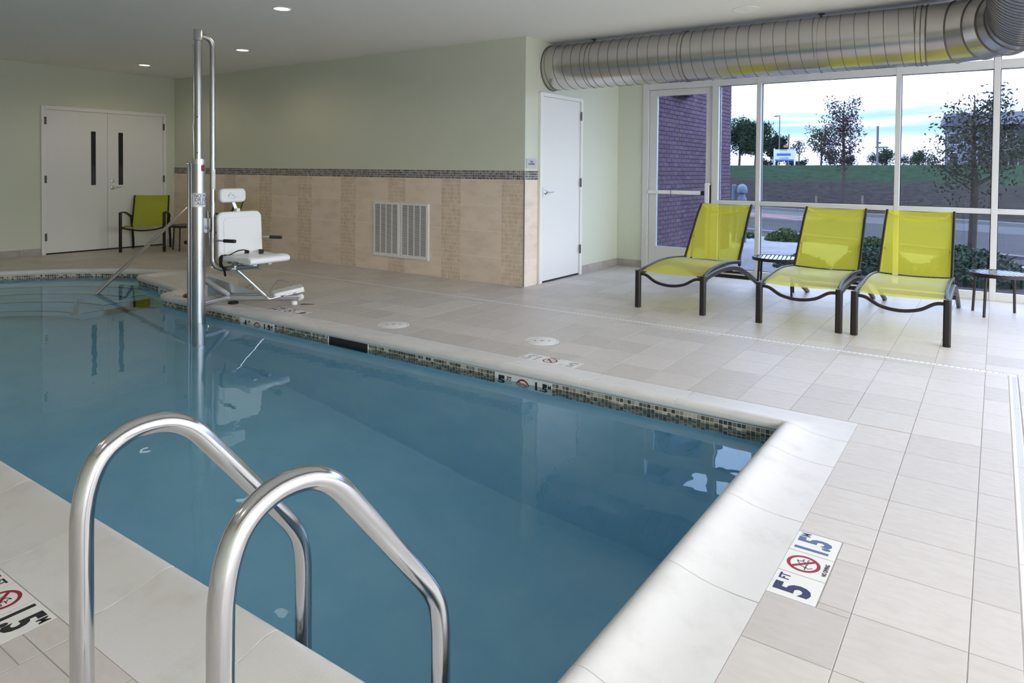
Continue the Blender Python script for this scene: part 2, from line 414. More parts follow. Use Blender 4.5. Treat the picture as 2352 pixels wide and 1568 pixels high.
def sub(r, c):
    x0, y0, x1, y1 = r; a0, b0, a1, b1 = c
    if a0 >= x1 or a1 <= x0 or b0 >= y1 or b1 <= y0: return [r]
    o = []
    if b0 > y0: o.append((x0, y0, x1, b0))
    if b1 < y1: o.append((x0, b1, x1, y1))
    m0, m1 = max(y0, b0), min(y1, b1)
    if a0 > x0: o.append((x0, m0, a0, m1))
    if a1 < x1: o.append((a1, m0, x1, m1))
    return o
ylines = [T*j for j in range(-24, 2)] + [.01+.3155*k for k in range(2, 13)]
ylines = [y for y in ylines if y > YB]; ylines = [YB]+ylines; ylines[-1] = YW
xlines = [XL]+[T*i for i in range(-39, 11)]+[XR]
cells = []
for i in range(len(xlines)-1):
    for j in range(len(ylines)-1):
        x0, x1, y0, y1 = xlines[i], xlines[i+1], ylines[j], ylines[j+1]
        if x1 < XS+.01 and y0 > YT-.02: continue
        y1b = min(y1, YT) if x1 <= XS+.01 else y1
        if x0 < XS < x1 and y1 > YT: x0 = XS
        rs = [(x0, y0, x1, y1b)]
        for c in CUTS: rs = [q for r in rs for q in sub(r, c)]
        if x0 < -6.6:
            fin = []
            for r in rs:
                cs = [inside(O_OUT, a, b) for a in (r[0], (r[0]+r[2])/2, r[2]) for b in (r[1], (r[1]+r[3])/2, r[3])]
                if not any(cs): fin.append(r); continue
                if all(cs): continue
                n = 6
                for a in range(n):
                    for b in range(n):
                        q = (r[0]+(r[2]-r[0])*a/n, r[1]+(r[3]-r[1])*b/n, r[0]+(r[2]-r[0])*(a+1)/n, r[1]+(r[3]-r[1])*(b+1)/n)
                        if not inside(O_MID, (q[0]+q[2])/2, (q[1]+q[3])/2): fin.append((*q, 1))
            rs = fin
        rs = [r for r in rs if r[2]-r[0] > .006 and r[3]-r[1] > .006]
        if not rs: continue
        cx, cy = (x0+x1)/2, (y0+y1b)/2; pr = project((cx, cy, 0)); area = 0
        if pr and -40 < pr[0] < 2392 and 0 < pr[1] < 1608:
            area = sum((r[2]-r[0])*(r[3]-r[1]) for r in rs)*1365/pr[2]**3
        full = len(rs) == 1 and len(rs[0]) == 4 and abs(x1-x0-T) < 1e-6 and abs(rs[0][2]-rs[0][0]-T) < 1e-6 and abs(rs[0][3]-rs[0][1]-T) < 1e-6
        cells.append((area, x0, y0, x1, y1b, rs, full))
cells.sort(key=lambda c: -c[0])
def tile_geo(mb, rs, x0, y0, x1, y1, ox=0, oy=0):
    for r in rs:
        a, b, c, d = r[:4]
        if len(r) == 4: a += G; b += G; c -= G; d -= G
        h = 0.0; e = .0005; z0 = -.0012
        vs = [(a-ox, b-oy, z0), (c-ox, b-oy, z0), (c-ox, d-oy, z0), (a-ox, d-oy, z0), (a-ox, b-oy, h-e), (c-ox, b-oy, h-e), (c-ox, d-oy, h-e), (a-ox, d-oy, h-e),
              (a-ox+e, b-oy+e, h), (c-ox-e, b-oy+e, h), (c-ox-e, d-oy-e, h), (a-ox+e, d-oy-e, h)]
        if len(r) == 5: mb.box(a-ox, b-oy, z0, c-ox, d-oy, h); continue
        mb.add(vs, [(0,1,5,4),(1,2,6,5),(2,3,7,6),(3,0,4,7),(4,5,9,8),(5,6,10,9),(6,7,11,10),(7,4,8,11),(8,9,10,11)])
full_me = None; far = MB()
for k, (area, x0, y0, x1, y1, rs, full) in enumerate(cells):
    if k < 300:
        if full:
            if not full_me:
                mb = MB(); tile_geo(mb, [(0, 0, T, T)], 0, 0, T, T); full_me = mb.raw('deck_tile', 'tile')
            put('tile', full_me, floor, (x0, y0, 0))
        else:
            mb = MB(); tile_geo(mb, rs, x0, y0, x1, y1, x0, y0); put('tile', mb.raw('deck_tile_cut', 'tile'), floor, (x0, y0, 0))
    else: tile_geo(far, rs, x0, y0, x1, y1)
tag(put('distant_tiles', far.raw('distant_tiles', 'tile_far'), floor), kind='stuff')

# ---------------------------------------------------------------- pool
ZWAT = -.068
pool = thing('swimming_pool', 'indoor swimming pool with pale coping, mosaic waterline and rounded stepped end', 'pool', (XE, YN, 0))
pool.location = (0, 0, 0)
def depth(x): return -1.91 + .58*max(0, min(1, (-3.0-x)/4.5))
b = MB(); n = len(OUT)
for i in range(n):
    p, q = OUT[i], OUT[(i+1) % n]
    b.add([(*p, -.03), (*q, -.03), (*q, depth(q[0])), (*p, depth(p[0]))], [(0, 1, 2, 3)])
cut = [XE-.2*k for k in range(60)]
for t in tessellate_polygon([[V((*q, 0)) for q in OUT]]): b.add([(*OUT[i], depth(OUT[i][0])) for i in t], [(0, 1, 2)])
part('basin', b, 'plaster', pool, angle=30)
# steps at the rounded end
rads = [1.87, 1.61, 1.35, 1.10]; zs = [ZWAT-.20, ZWAT-.45, ZWAT-.70, ZWAT-.95]; XSTEP = -8.2
for k, (r, z) in enumerate(zip(rads, zs)):
    a0 = math.degrees(math.acos((XSTEP-CC[0])/r)); a1 = 360-a0; n = 40; m = MB(); R2 = CR-.005
    zb = zs[k+1] if k < 3 else -1.25
    ib = arc(CC, r, a0, a1, n); ob = []
    A0 = math.degrees(math.acos((XSTEP-CC[0])/R2)); ob = arc(CC, R2, A0, 360-A0, n)
    for i in range(n):
        m.add([(*ib[i], z), (*ib[i+1], z), (*ob[i+1], z), (*ob[i], z)], [(0, 1, 2, 3)])
        m.add([(*ib[i], z), (*ib[i+1], z), (*ib[i+1], zb), (*ib[i], zb)], [(0, 1, 2, 3)])
    for e in (0, n): m.add([(*ib[e], z), (*ob[e], z), (*ob[e], -1.3), (*ib[e], -1.3)], [(0, 1, 2, 3)])
    st = part('step', m, 'plaster', pool)
    nm = MB(); path = [(*q, z) for q in ib]; end = ib[0]
    path = [(XSTEP, CC[1]+math.sqrt(r*r-.04)+.5, z)] + path
    nm.bar(path, .045, .012); part('nosing', nm, 'nosing', st)
# coping stones swept along the outline
PROF = [(.30, -.03), (.30, 0.0), (.22, .001), (.16, .006), (.11, .014), (.07, .0245), (.04, .0335), (.018, .0378), (.0, .038), (-.015, .034), (-.026, .023), (-.030, .008), (-.026, -.007), (-.015, -.018), (.0, -.022)]
seg_len = [0.0]
for i in range(len(OUT)): seg_len.append(seg_len[-1]+(V(OUT[(i+1) % len(OUT)])-V(OUT[i])).length)
TOT = seg_len[-1]
def at(s):
    s %= TOT
    for i in range(len(OUT)):
        if seg_len[i] <= s <= seg_len[i+1]+1e-9:
            t = (s-seg_len[i])/max(seg_len[i+1]-seg_len[i], 1e-9); j = (i+1) % len(OUT)
            p = V(OUT[i]).lerp(V(OUT[j]), t); d = (V(OUT[j])-V(OUT[i])).normalized(); nn = V((d.y, -d.x))
            if nn.dot(NRM[i]) < 0: nn = -nn
            if len(OUT[i:j]) and (seg_len[i+1]-seg_len[i]) < .4: nn = NRM[i].lerp(NRM[j], t)
            return p, nn
def stone(s0, s1, g=.0025):
    st = [(s0+g)]+[q for q in seg_len[:-1]+[TOT+q for q in seg_len[:-1]] if s0+g+.004 < q < s1-g-.004]+[s1-g]
    m = MB(); rings = []
    for s in st:
        hit = [i for i in range(len(OUT)) if abs((s % TOT)-seg_len[i]) < 1e-6]
        p, nn = (V(OUT[hit[0]]), NRM[hit[0]]) if hit else at(s)
        rings.append([(p.x+nn.x*d, p.y+nn.y*d, z) for d, z in PROF])
    k = len(PROF); vs = [q for r in rings for q in r]; fs = []
    for i in range(len(rings)-1):
        for a in range(k):
            c = (a+1) % k; fs.append((i*k+a, i*k+c, (i+1)*k+c, (i+1)*k+a))
    fs += [tuple(range(k)), tuple((len(rings)-1)*k+a for a in range(k))]
    m.add(vs, fs); return m
Lr = YF-YN
sj = [Lr-(YF-y) for y in (-4.40+.28, -3.786, -3.164, -2.542, -1.921, -1.545)]     # right edge joints
sj += [Lr+(XE-x) for x in (-.875, -1.482, -2.109, -2.734, -3.362, -3.987, -4.617, -5.244, -5.87, -6.5)]
s_end_arc = seg_len[len(OUT)-3]
q = sj[-1]
while q < s_end_arc-.45: q += .5; sj.append(q)
sj += [TOT-(XE-x) for x in (-9.4, -8.85, -8.3, -7.75, -7.2, -6.64, -6.09, -5.53, -4.96, -4.41, -3.85, -3.296, -2.743, -2.191, -1.638, -1.085)]
sj = sorted(set(sj)); sj = [a for i, a in enumerate(sj) if i == 0 or a-sj[i-1] > .05]
for a, c in zip(sj, sj[1:]+[sj[0]+TOT]): part('coping_stone', stone(a, c), 'coping', pool, angle=40)
cg = MB(); k = len(PROF); rings = [[(p[0]+nn.x*d, p[1]+nn.y*d, z-.003) for d, z in [(dd*.985, zz) for dd, zz in PROF]] for p, nn in zip(OUT, NRM)]
cg.add([q for r in rings for q in r], [(i*k+a, i*k+a+1, ((i+1) % len(OUT))*k+a+1, ((i+1) % len(OUT))*k+a) for i in range(len(OUT)) for a in range(k-1)])
part('coping_joint', cg, 'coping_grout', pool, angle=40)
part('coping_infill', MB().prism([(-7.10, -1.34), (-7.45, -1.04), (-8.0, -.95), (-8.47, -.90), (-8.46, -.62), (-8.3, -.35), (-8.0, -.24), (-7.6, -.30), (-7.0, -.70), (-6.8, -1.23)], -.03, .010), 'coping', pool)
# water line mosaic
gb = MB()
for i in range(len(OUT)):
    j = (i+1) % len(OUT); p, q = V(OUT[i])-NRM[i]*.004, V(OUT[j])-NRM[j]*.004
    gb.add([(p.x, p.y, -.026), (q.x, q.y, -.026), (q.x, q.y, -.184), (p.x, p.y, -.184)], [(0, 1, 2, 3)])
part('mosaic_grout', gb, 'mosaic_grout', pool)
MK = [(-2.79, -2.32), (-5.72, -5.23)]; SKIM = (-4.50, -4.03)
pm = .0256; hm = MB().box(-.0111, -.0016, -.0111, .0111, 0, .0111).raw('mosaic_tile', 'pool_mosaic')
mos = []; s = .01
while s < TOT:
    p, nn = at(s); ok = True
    if abs(p.y-YF) < 1e-4 and any(a-.002 < p.x < c+.002 for a, c in MK+[SKIM]): ok = False
    if -7.95 < p.x < -7.45 and p.y > -1.25 and p.y < -1.05: ok = False
    if ok:
        ang = math.atan2(nn.y, nn.x)-PI/2
        for r in range(6):
            z = -.041-r*pm; pr = project((p.x, p.y, z)); vis = 0
            if pr and r < 2 and nn.dot(V((FW.x, FW.y))) > .1 and 0 < pr[0] < 2352 and 0 < pr[1] < 1568: vis = 1/pr[2]
            mos.append((-vis, p.x-nn.x*.004, p.y-nn.y*.004, z, ang))
    s += pm
mos.sort(key=lambda q: q[0]); fm = MB()
for k, (a, x, y, z, an) in enumerate(mos):
    if k < 300: put('mosaic_tile', hm, pool, (x, y, z), an)
    else: fm.obox((x, y, z), .0111, .0016, .0111, Matrix.Rotation(an, 3, 'Z'))
tag(put('distant_mosaic', fm.raw('distant_mosaic', 'pool_mosaic_far'), pool), kind='stuff')
# skimmer mouth: flat near-black panel in place of the opening
sk = MB(); x0, x1 = SKIM; y0 = YF-.006; y1 = YF+.28
sk.add([(x0, y0, -.028), (x0, y1, -.028), (x0, y1, -.22), (x0, y0, -.22)], [(0, 1, 2, 3)]).add([(x1, y0, -.028), (x1, y1, -.028), (x1, y1, -.22), (x1, y0, -.22)], [(0, 1, 2, 3)])
sk.add([(x0, y1, -.028), (x1, y1, -.028), (x1, y1, -.22), (x0, y1, -.22)], [(0, 1, 2, 3)])
part('skimmer_mouth', MB().box(x0, YF-.0062, -.184, x1, YF-.0045, -.028), 'hole', pool)
for z in (-.032, -.184): pass
part('skimmer_rim', MB().box(x0-.004, YF-.012, -.184, x0+.004, YF-.004, -.028).box(x1-.004, YF-.012, -.184, x1+.004, YF-.004, -.028), 'mosaic_grout', pool)
# water
wb = MB(); wo_ = offset(-.002)
for t in tessellate_polygon([[V((*q, 0)) for q in wo_]]): wb.add([(*wo_[i], ZWAT) for i in t], [(0, 1, 2)])
wobj = put('pool_water', wb.raw('pool_water', 'water')); tag(wobj, 'calm blue green water filling the swimming pool', 'water', kind='stuff')
if wobj.data.polygons[0].normal.z < 0: wobj.data.flip_normals()

# ---------------------------------------------------------------- depth markers
def no_diving(parent, s):
    ring = MB(); n = 40; ro, ri = .052*s, .041*s
    vs = [(ro*math.cos(2*PI*i/n), ro*math.sin(2*PI*i/n), .0004) for i in range(n)]+[(ri*math.cos(2*PI*i/n), ri*math.sin(2*PI*i/n), .0004) for i in range(n)]
    ring.add(vs, [(i, (i+1) % n, n+(i+1) % n, n+i) for i in range(n)])
    a = math.radians(-45); c, d = math.cos(a), math.sin(a); h = .0055*s; L_ = ri*1.02
    ring.add([(c*L_-d*h, d*L_+c*h, .0005), (c*L_+d*h, d*L_-c*h, .0005), (-c*L_+d*h, -d*L_-c*h, .0005), (-c*L_-d*h, -d*L_+c*h, .0005)], [(0, 1, 2, 3)])
    dv = MB()
    def ln(*P):
        for p, q in zip(P, P[1:]):
            p, q = V(p)*s, V(q)*s; t = (q-p).normalized(); u = V((-t.y, t.x))*.0016*s
            dv.add([(*(p+u), .00035), (*(q+u), .00035), (*(q-u), .00035), (*(p-u), .00035)], [(0, 1, 2, 3)])
    ln((-.036, -.012), (-.026, -.008), (-.018, -.012), (-.010, -.008), (-.002, -.012), (.008, -.008), (.016, -.012), (.024, -.008), (.034, -.012))
    ln((.030, .004), (.012, .004), (.012, -.006)); ln((.020, .006), (.010, .014), (.016, .022), (.004, .018), (-.010, .004)); ln((-.012, .012), (-.024, -.020), (-.012, -.030))
    o = part('no_diving_symbol', ring, 'ink_red', parent); part('diver', dv, 'ink', o)
    return o
def marker(name, label, base, ex, ey, ft, mt, ink_ft, ink_mt, cap, w3=.157, h=.153, th=.006, small=True):
    """three tiles in a row: base is the lower left corner, ex the reading direction, ey the letters' up"""
    ex, ey = V(ex), V(ey); ez = ex.cross(ey)
    t = thing(name, label, 'depth marker', base, group='pool depth markers')
    t.matrix_world = Matrix(((ex.x, ey.x, ez.x, base[0]), (ex.y, ey.y, ez.y, base[1]), (ex.z, ey.z, ez.z, base[2]), (0, 0, 0, 1)))
    for k in range(3):
        tl = put('tile', MB().box(.0015, .0015, -th, w3-.003, h-.0015, 0).raw('marker_tile', 'marker'), t, (k*w3, 0, 0))
        if k == 1:
            s = no_diving(tl, 1.05); s.location = (w3/2, h*.56, 0)
            put('lettering', text_mesh(cap, .019, 'ink', .0006, .86), tl, (w3/2, h*.085, 0))
        else:
            big, sup, ink = (ft, 'FT', ink_ft) if k == 0 else (mt, 'M', ink_mt)
            wd = .62 if len(big) == 1 else .62
            put('numeral', text_mesh(big, .150, ink, .0058, .88 if len(big) == 1 else .62), tl, ((.058 if len(big) == 1 else .064), h*.5, 0))
            put('lettering', text_mesh(sup, .045, ink, .0012, .8), tl, (.122 if len(big) == 1 else .134, h*.78, 0))
    return t
marker('depth_marker', 'white 5 FT 1.5 M no diving tiles beside the right coping', (-.402, -3.082, 0), (0, 1, 0), (-1, 0, 0), '5', '1.5', 'navy', 'ink_blue', 'NO DIVING')
marker('depth_marker', 'white 1.5 M and 5 FT tiles on the deck beyond the far coping', (-2.333, -1.073, 0), (-1, 0, 0), (0, -1, 0), '5', '1.5', 'ink_grey', 'ink_grey', 'NO DIVING')
marker('depth_marker', 'white 4 FT 1.2 M tiles on the deck beside the pool lift base', (-5.255, -1.073, 0), (-1, 0, 0), (0, -1, 0), '4', '1.2', 'ink', 'ink', 'NO DIVING')
marker('depth_marker', 'white no diving and 1.5 M tiles at the lower left by the ladder', (-2.737, -4.630, 0), (1, 0, 0), (0, 1, 0), '5', '1.5', 'ink', 'ink', 'NO DIVING')
marker('depth_marker', 'half submerged 5 FT 1.5 M tiles on the far pool wall', (-2.788, YF-.0062, -.182), (1, 0, 0), (0, 0, 1), '5', '1.5', 'ink', 'ink', 'NO DIVING', w3=.1555)
marker('depth_marker', 'half submerged 4 FT 1.2 M tiles on the pool wall below the pool lift', (-5.715, YF-.0062, -.182), (1, 0, 0), (0, 0, 1), '4', '1.2', 'ink', 'ink', 'NO DIVING', w3=.1605)
dx, dy = V((-7.9, -1.114)), V((-7.48, -1.194)); e_ = (dy-dx).normalized()
marker('depth_marker', 'half hidden depth tiles on the curved pool wall by the steps', (dx.x-.004, dx.y-.012, -.182), (e_.x, e_.y, 0), (0, 0, 1), '4', '1.2', 'ink', 'ink', 'NO DIVING', w3=.143)
# ================================================================== wainscot on the far and side walls
HR = .312; ZT = 4*HR
def mosaic_strip(name, parent, axis, a0, a1, z0, z1, pw, ph, m, jitter=.0, th=.008):
    mb = MB(); nz = max(1, round((z1-z0)/ph)); h = (z1-z0)/nz
    for r in range(nz):
        a = a0; n = max(1, round((a1-a0)/pw)); wds = [1+random.uniform(-jitter, jitter) for _ in range(n)]; t = sum(wds)
        for q in wds:
            wdt = (a1-a0)*q/t; g = .0018
            if axis == 'x': mb.box(a+g, YT, z0+r*h+g, a+wdt-g, YT+th, z0+(r+1)*h-g)
            else: mb.box(XS, a+g, z0+r*h+g, XS+th, a+wdt-g, z0+(r+1)*h-g)
            a += wdt
    return tag(put(name, mb.raw(name, m), parent), kind='stuff')
part('tile_grout', MB().box(XL, YT+.0016, 0, XS, YT+.009, ZT+.112), 'wall_grout', wt)
x = XS-.010; P_ = .9385; wme = None
while x > XL:
    a = max(x-.3135, XL); mosaic_strip('mosaic_strip', wt, 'x', a, x, 0, ZT, .0315, .0515, 'wall_mosaic', .35)
    b1 = x-.3135; b0 = max(x-P_, XL)
    if b1 > XL:
        for r in range(4):
            wd = b1-b0-.006
            if abs(wd-(P_-.3135-.006)) < 1e-4:
                if not wme: wme = MB().box(0, 0, 0, wd, .009, HR-.006).raw('wall_tile', 'wall_tile')
                put('tile', wme, wt, (b0+.003, YT-.0002, r*HR+.003))
            else: put('tile', MB().box(0, 0, 0, wd, .009, HR-.006).raw('wall_tile_cut', 'wall_tile'), wt, (b0+.003, YT-.0002, r*HR+.003))
    x -= P_
mosaic_strip('mosaic_band', wt, 'x', XL, XS-.004, ZT+.002, ZT+.112, .0272, .0272, 'band_mosaic')
part('tile_grout', MB().box(XS+.0001, YT+.001, 0, XS+.0055, 1.615, ZT+.112), 'wall_grout', ws)
for r in range(4): put('tile', MB().box(0, 0, 0, .008, 1.613-YT-.006, HR-.004).raw('side_tile', 'wall_tile'), ws, (XS, YT+.004, r*HR+.002))
mosaic_strip('mosaic_band', ws, 'y', YT+.003, 1.613, ZT+.002, ZT+.112, .0272, .0272, 'band_mosaic')
part('corner_trim', MB().box(XS-.009, YT-.002, 0, XS+.009, YT+.004, ZT+.112), 'satin', wt)
# tiled baseboards
def baseboard(name, axis, fixed, a0, a1, first, label, sgn=1):
    o = struct(name, None, None, label); o['label'] = label
    a = a0; wd = first
    while a < a1-.01:
        e = min(a+wd, a1)
        if axis == 'y': me = MB().box(fixed, a+.0015, 0, fixed+.011*sgn, e-.0015, .103)
        else: me = MB().box(a+.0015, fixed-.011, 0, e-.0015, fixed, .103)
        put('tile', me.raw('base_tile', 'base_tile'), o); a = e; wd = .31
    return o
baseboard('baseboard_side', 'y', XS, 2.665, YW-.011, .20, 'grey tile baseboard right of the equipment door')
baseboard('baseboard_window', 'x', YW, XS, -4.08, .11, 'short grey tile baseboard beside the glass door')
baseboard('baseboard_left', 'y', XL, -5.09, -.775, .31, 'grey tile baseboard left of the double doors')
baseboard('baseboard_corner', 'y', XL, 1.18, YT, .2, 'short grey tile baseboard in the far corner')

# ================================================================== doors
def hinge(parent, loc, axis):
    mb = MB().tube([(0, 0, -.058), (0, 0, .058)], .008, 10)
    mb.box(-.006, -.016, -.056, .003, .016, .056)
    return put('hinge', mb.mesh('hinge', 'hinge'), parent, loc)
def lever(parent, loc, outx, along):
    """lever handle on a door whose face looks along +x; the lever points to y*along"""
    h = put('lever_handle', MB().lathe([(.0, 0), (.03, 0), (.032, .006), (.026, .012), (.012, .014), (.011, .045), (.0, .046)], seg=24, m=Matrix.Rotation(PI/2, 3, 'Y')).mesh('rose', 'satin'), parent, loc)
    put('lever', MB().tube(fillet([(.040, 0, 0), (.048, .03*along, .0), (.046, .115*along, .004)], .02), .0085, 12).mesh('lever', 'satin'), h)
    return h
d1 = struct('door_1', None, None, 'pale grey double doors with two slim dark windows'); d1['label'] = 'pale grey double doors with two slim dark windows'
X0 = XL
part('door_frame', MB().box(X0, -.772, 0, X0+.035, -.716, 2.29).box(X0, 1.128, 0, X0+.035, 1.176, 2.29).box(X0, -.716, 2.236, X0+.035, 1.128, 2.29), 'casing', d1, bevel=.003)
for k, (y0, y1, l0, l1) in enumerate(((-.714, .199, -.055, .018), (.203, 1.126, .371, .446))):
    lf = part('door_leaf', MB().box(X0, y0, .022, X0+.014, y1, 2.234), 'door', d1, bevel=.002)
    part('vision_pane', MB().box(X0+.012, l0, 1.063, X0+.0155, l1, 1.927), 'darkglass', lf)
    part('pane_stop', MB().box(X0+.012, l0-.012, 1.051, X0+.0175, l0, 1.939).box(X0+.012, l1, 1.051, X0+.0175, l1+.012, 1.939).box(X0+.012, l0, 1.927, X0+.0175, l1, 1.939).box(X0+.012, l0, 1.051, X0+.0175, l1, 1.063), 'door', lf)
    yh = y0-.003 if k == 0 else y1+.003
    for z in (2.06, 1.16, .27): hinge(lf, (X0+.038, yh, z), 'y')
    part('threshold_gap', MB().box(X0, y0, .001, X0+.010, y1, .022), 'hole', lf)
    if k: 
        lever(lf, (X0+.014, .275, 1.02), 1, 1)
        put('deadbolt', MB().lathe([(0, 0), (.024, 0), (.024, .012), (.016, .016), (0, .017)], seg=20, m=Matrix.Rotation(PI/2, 3, 'Y')).mesh('deadbolt', 'satin'), lf, (X0+.014, .275, 1.13))
d2 = struct('door_2', None, None, 'white equipment room door'); d2['label'] = 'white pool equipment room door with lever handle and three hinges'
X0 = XS
part('door_frame', MB().box(X0, 1.622, 0, X0+.036, 1.688, 2.302).box(X0, 2.612, 0, X0+.036, 2.662, 2.302).box(X0, 1.688, 2.258, X0+.036, 2.612, 2.302), 'casing', d2, bevel=.003)
lf = part('door_leaf', MB().box(X0, 1.690, .022, X0+.015, 2.610, 2.256), 'door', d2, bevel=.002)
part('threshold_gap', MB().box(X0, 1.69, .001, X0+.010, 2.61, .022), 'hole', lf)
for z in (2.075, 1.21, .34): hinge(lf, (X0+.038, 2.613, z), 'x')
lever(lf, (X0+.015, 1.775, 1.10), 1, 1)
part('strike_plate', MB().box(X0+.034, 1.676, 1.04, X0+.0375, 1.688, 1.16), 'satin', d2)
sg = thing('room_sign', 'small grey pool equipment sign beside the white door', 'sign', (XS, 1.475, 1.445))
part('plate', MB().box(0, -.105, -.058, .009, .105, .058), 'plaque', sg, bevel=.002)
rotyz = lambda c: V((.0094+c.z, c.x, c.y))
put('lettering', text_mesh('POOL\nEQUIPMENT', .030, 'navy', .0006, .85, fn=rotyz, spacing=.9), sg, (0, 0, .006))

# ================================================================== storefront
tr = struct('trim_1', None, None, 'x'); tr['label'] = 'pale aluminium storefront frame with mullions and rails'
F0, F1, GY = YW-.03, YW+.10, YW+.045
MUL = [(-4.076, -3.990), (-3.086, -2.998), (-2.508, -2.454), (-.937, -.885), (-.008, .051), (1.535, 1.59), (3.12, XR)]
for a, c in MUL: part('mullion', MB().box(a, F0, 0, c, F1, ZC), 'alu', tr, bevel=.003)
for (a, c), (e, f) in zip(MUL, MUL[1:]):
    rails = [(2.502, 2.598), (2.865, ZC)] if c < -3.9 else [(0, .085), (.936, .992), (2.502, 2.598), (2.865, ZC)]
    for z0, z1 in rails: part('rail', MB().box(c, F0+.004, z0, e, F1, z1), 'alu', tr, bevel=.003)
names = ['narrow window pane stack beside the glass door', 'wide window behind the first and second loungers', 'window behind the third lounger', 'window at the right edge of the picture', 'window beyond the right edge of the picture']
for k, ((a, c), (e, f)) in enumerate(zip(MUL[1:], MUL[2:])):
    wn = struct('window_%d' % (k+1), None, None, 'x'); wn['label'] = names[k]
    for nm, z0, z1 in (('lower_pane', .085, .936), ('upper_pane', .992, 2.502), ('transom_pane', 2.598, 2.865)):
        part(nm, MB().box(c, GY, z0, e, GY+.006, z1), 'glass', wn)
        gk = MB()
        for q in (F0+.05, ): 
            gk.box(c, GY-.008, z0, c+.007, GY-.001, z1).box(e-.007, GY-.008, z0, e, GY-.001, z1).box(c, GY-.008, z0, e, GY-.001, z0+.007).box(c, GY-.008, z1-.007, e, GY-.001, z1)
        part('gasket', gk, 'rubber', wn)
d3 = struct('door_3', None, None, 'x'); d3['label'] = 'glass exit door with pale metal frame and push bar'
D0, D1 = YW+.0, YW+.05
part('transom_pane', MB().box(-3.99, GY, 2.598, -3.086, GY+.006, 2.865), 'glass', d3)
part('stile', MB().box(-3.985, D0, .012, -3.871, D1, 2.497), 'alu', d3, bevel=.003); part('stile', MB().box(-3.174, D0, .012, -3.091, D1, 2.497), 'alu', d3, bevel=.003)
part('top_rail', MB().box(-3.871, D0+.002, 2.412, -3.174, D1, 2.497), 'alu', d3, bevel=.003); part('bottom_rail', MB().box(-3.871, D0+.002, .012, -3.174, D1, .322), 'alu', d3, bevel=.003)
part('pane', MB().box(-3.871, YW+.022, .322, -3.174, YW+.028, 2.412), 'glass', d3)
pb = part('push_bar', MB().box(-3.965, D0-.062, 1.055, -3.19, D0-.02, 1.105), 'enamel', d3, bevel=.006)
part('end_cap', MB().box(-3.215, D0-.064, 1.052, -3.19, D0, 1.108), 'black', pb); part('bracket', MB().box(-3.975, D0-.06, 1.05, -3.945, D0, 1.11), 'alu', pb, bevel=.003)
part('joint', MB().box(-3.642, D0-.0635, 1.053, -3.634, D0-.02, 1.107), 'black', pb)
part('latch_case', MB().box(-3.165, D0-.06, .945, -3.10, D0, 1.215), 'enamel', d3, bevel=.008)
part('latch_edge', MB().box(-3.10, D0-.05, .95, -3.092, D0, 1.19), 'black', d3)
part('threshold', MB().box(-3.99, F0, 0, -3.086, F1, .012), 'alu', d3)
# assumed right hand glazing, out of view, put in to admit daylight
tr2 = struct('trim_2', None, None, 'x'); tr2['label'] = 'aluminium frame of the assumed right side glazing, unseen'
ym = [YB, -5.8, -4.2, -2.6, -1.0, .6, 2.2, YW]
for y in ym: part('mullion', MB().box(XR-.02, y-.03, 0, XR+.1, y+.03, ZC), 'alu', tr2)
for z0, z1 in ((0, .085), (.936, .992), (2.502, 2.598), (2.865, ZC)): part('rail', MB().box(XR-.016, ym[0], z0, XR+.1, ym[-1], z1), 'alu', tr2)
wn = struct('window_6', None, None, 'x'); wn['label'] = 'assumed glazing of the right side, unseen, admitting daylight'
for a, c in zip(ym, ym[1:]):
    for z0, z1 in ((.085, .936), (.992, 2.502), (2.598, 2.865)): part('pane', MB().box(XR+.04, a+.03, z0, XR+.046, c-.03, z1), 'clear_glass', wn)

# ================================================================== round duct
DY, DZ, DRAD = 1.93, 2.615, .268
du = thing('ventilation_duct', 'round galvanised spiral duct hung along the window side', 'duct', (XS, DY, DZ)); du.location = (0, 0, 0)
def ring_pts(c, ax, up, r, n=48):
    ax = V(ax).normalized(); up = V(up); sd = ax.cross(up); return [V(c)+up*r*math.cos(2*PI*i/n)+sd*r*math.sin(2*PI*i/n) for i in range(n)]
def cyl(path, r, n=56):
    mb = MB(); mb.sweep(path, [(r*math.cos(2*PI*a/n), r*math.sin(2*PI*a/n)) for a in range(n)], (0, 0, 1), caps=False); return mb
XE0 = -.50
part('duct_run', cyl([(XS+.001, DY, DZ), (XE0, DY, DZ)], DRAD), 'galv', du)
def helix(c0, ax, r, length, pitch, rad, phase=0):
    ax = V(ax).normalized(); up = V((0, 0, 1)); sd = ax.cross(up); n = int(length/pitch*40)
    return MB().tube([V(c0)+ax*(length*i/n)+up*r*math.cos(2*PI*length*i/n/pitch+phase)+sd*r*math.sin(2*PI*length*i/n/pitch+phase) for i in range(n+1)], rad, 5)
part('spiral_seam', helix((XS+.02, DY, DZ), (1, 0, 0), DRAD+.0015, XE0-XS-.05, .120, .0026), 'galv_seam', du)
RB = .72; ec = V((XE0, DY-RB, DZ)); NG = 5
def gore(i0, i1):
    P = []
    for t in (i0, i1):
        a = PI/2*t/NG; P.append(V((ec.x+RB*math.sin(a), ec.y+RB*math.cos(a), DZ)))
    mb = MB(); n = 56; vs = []
    for t, p in zip((i0, i1), P):
        a = PI/2*t/NG; rad = V((math.sin(a), math.cos(a), 0))
        for k in range(n): q = 2*PI*k/n; vs.append(p+rad*DRAD*math.cos(q)+V((0, 0, 1))*DRAD*math.sin(q))
    mb.add(vs, [(k, (k+1) % n, n+(k+1) % n, n+k) for k in range(n)]); return mb
for i in range(NG): part('elbow_gore', gore(i, i+1), 'galv', du)
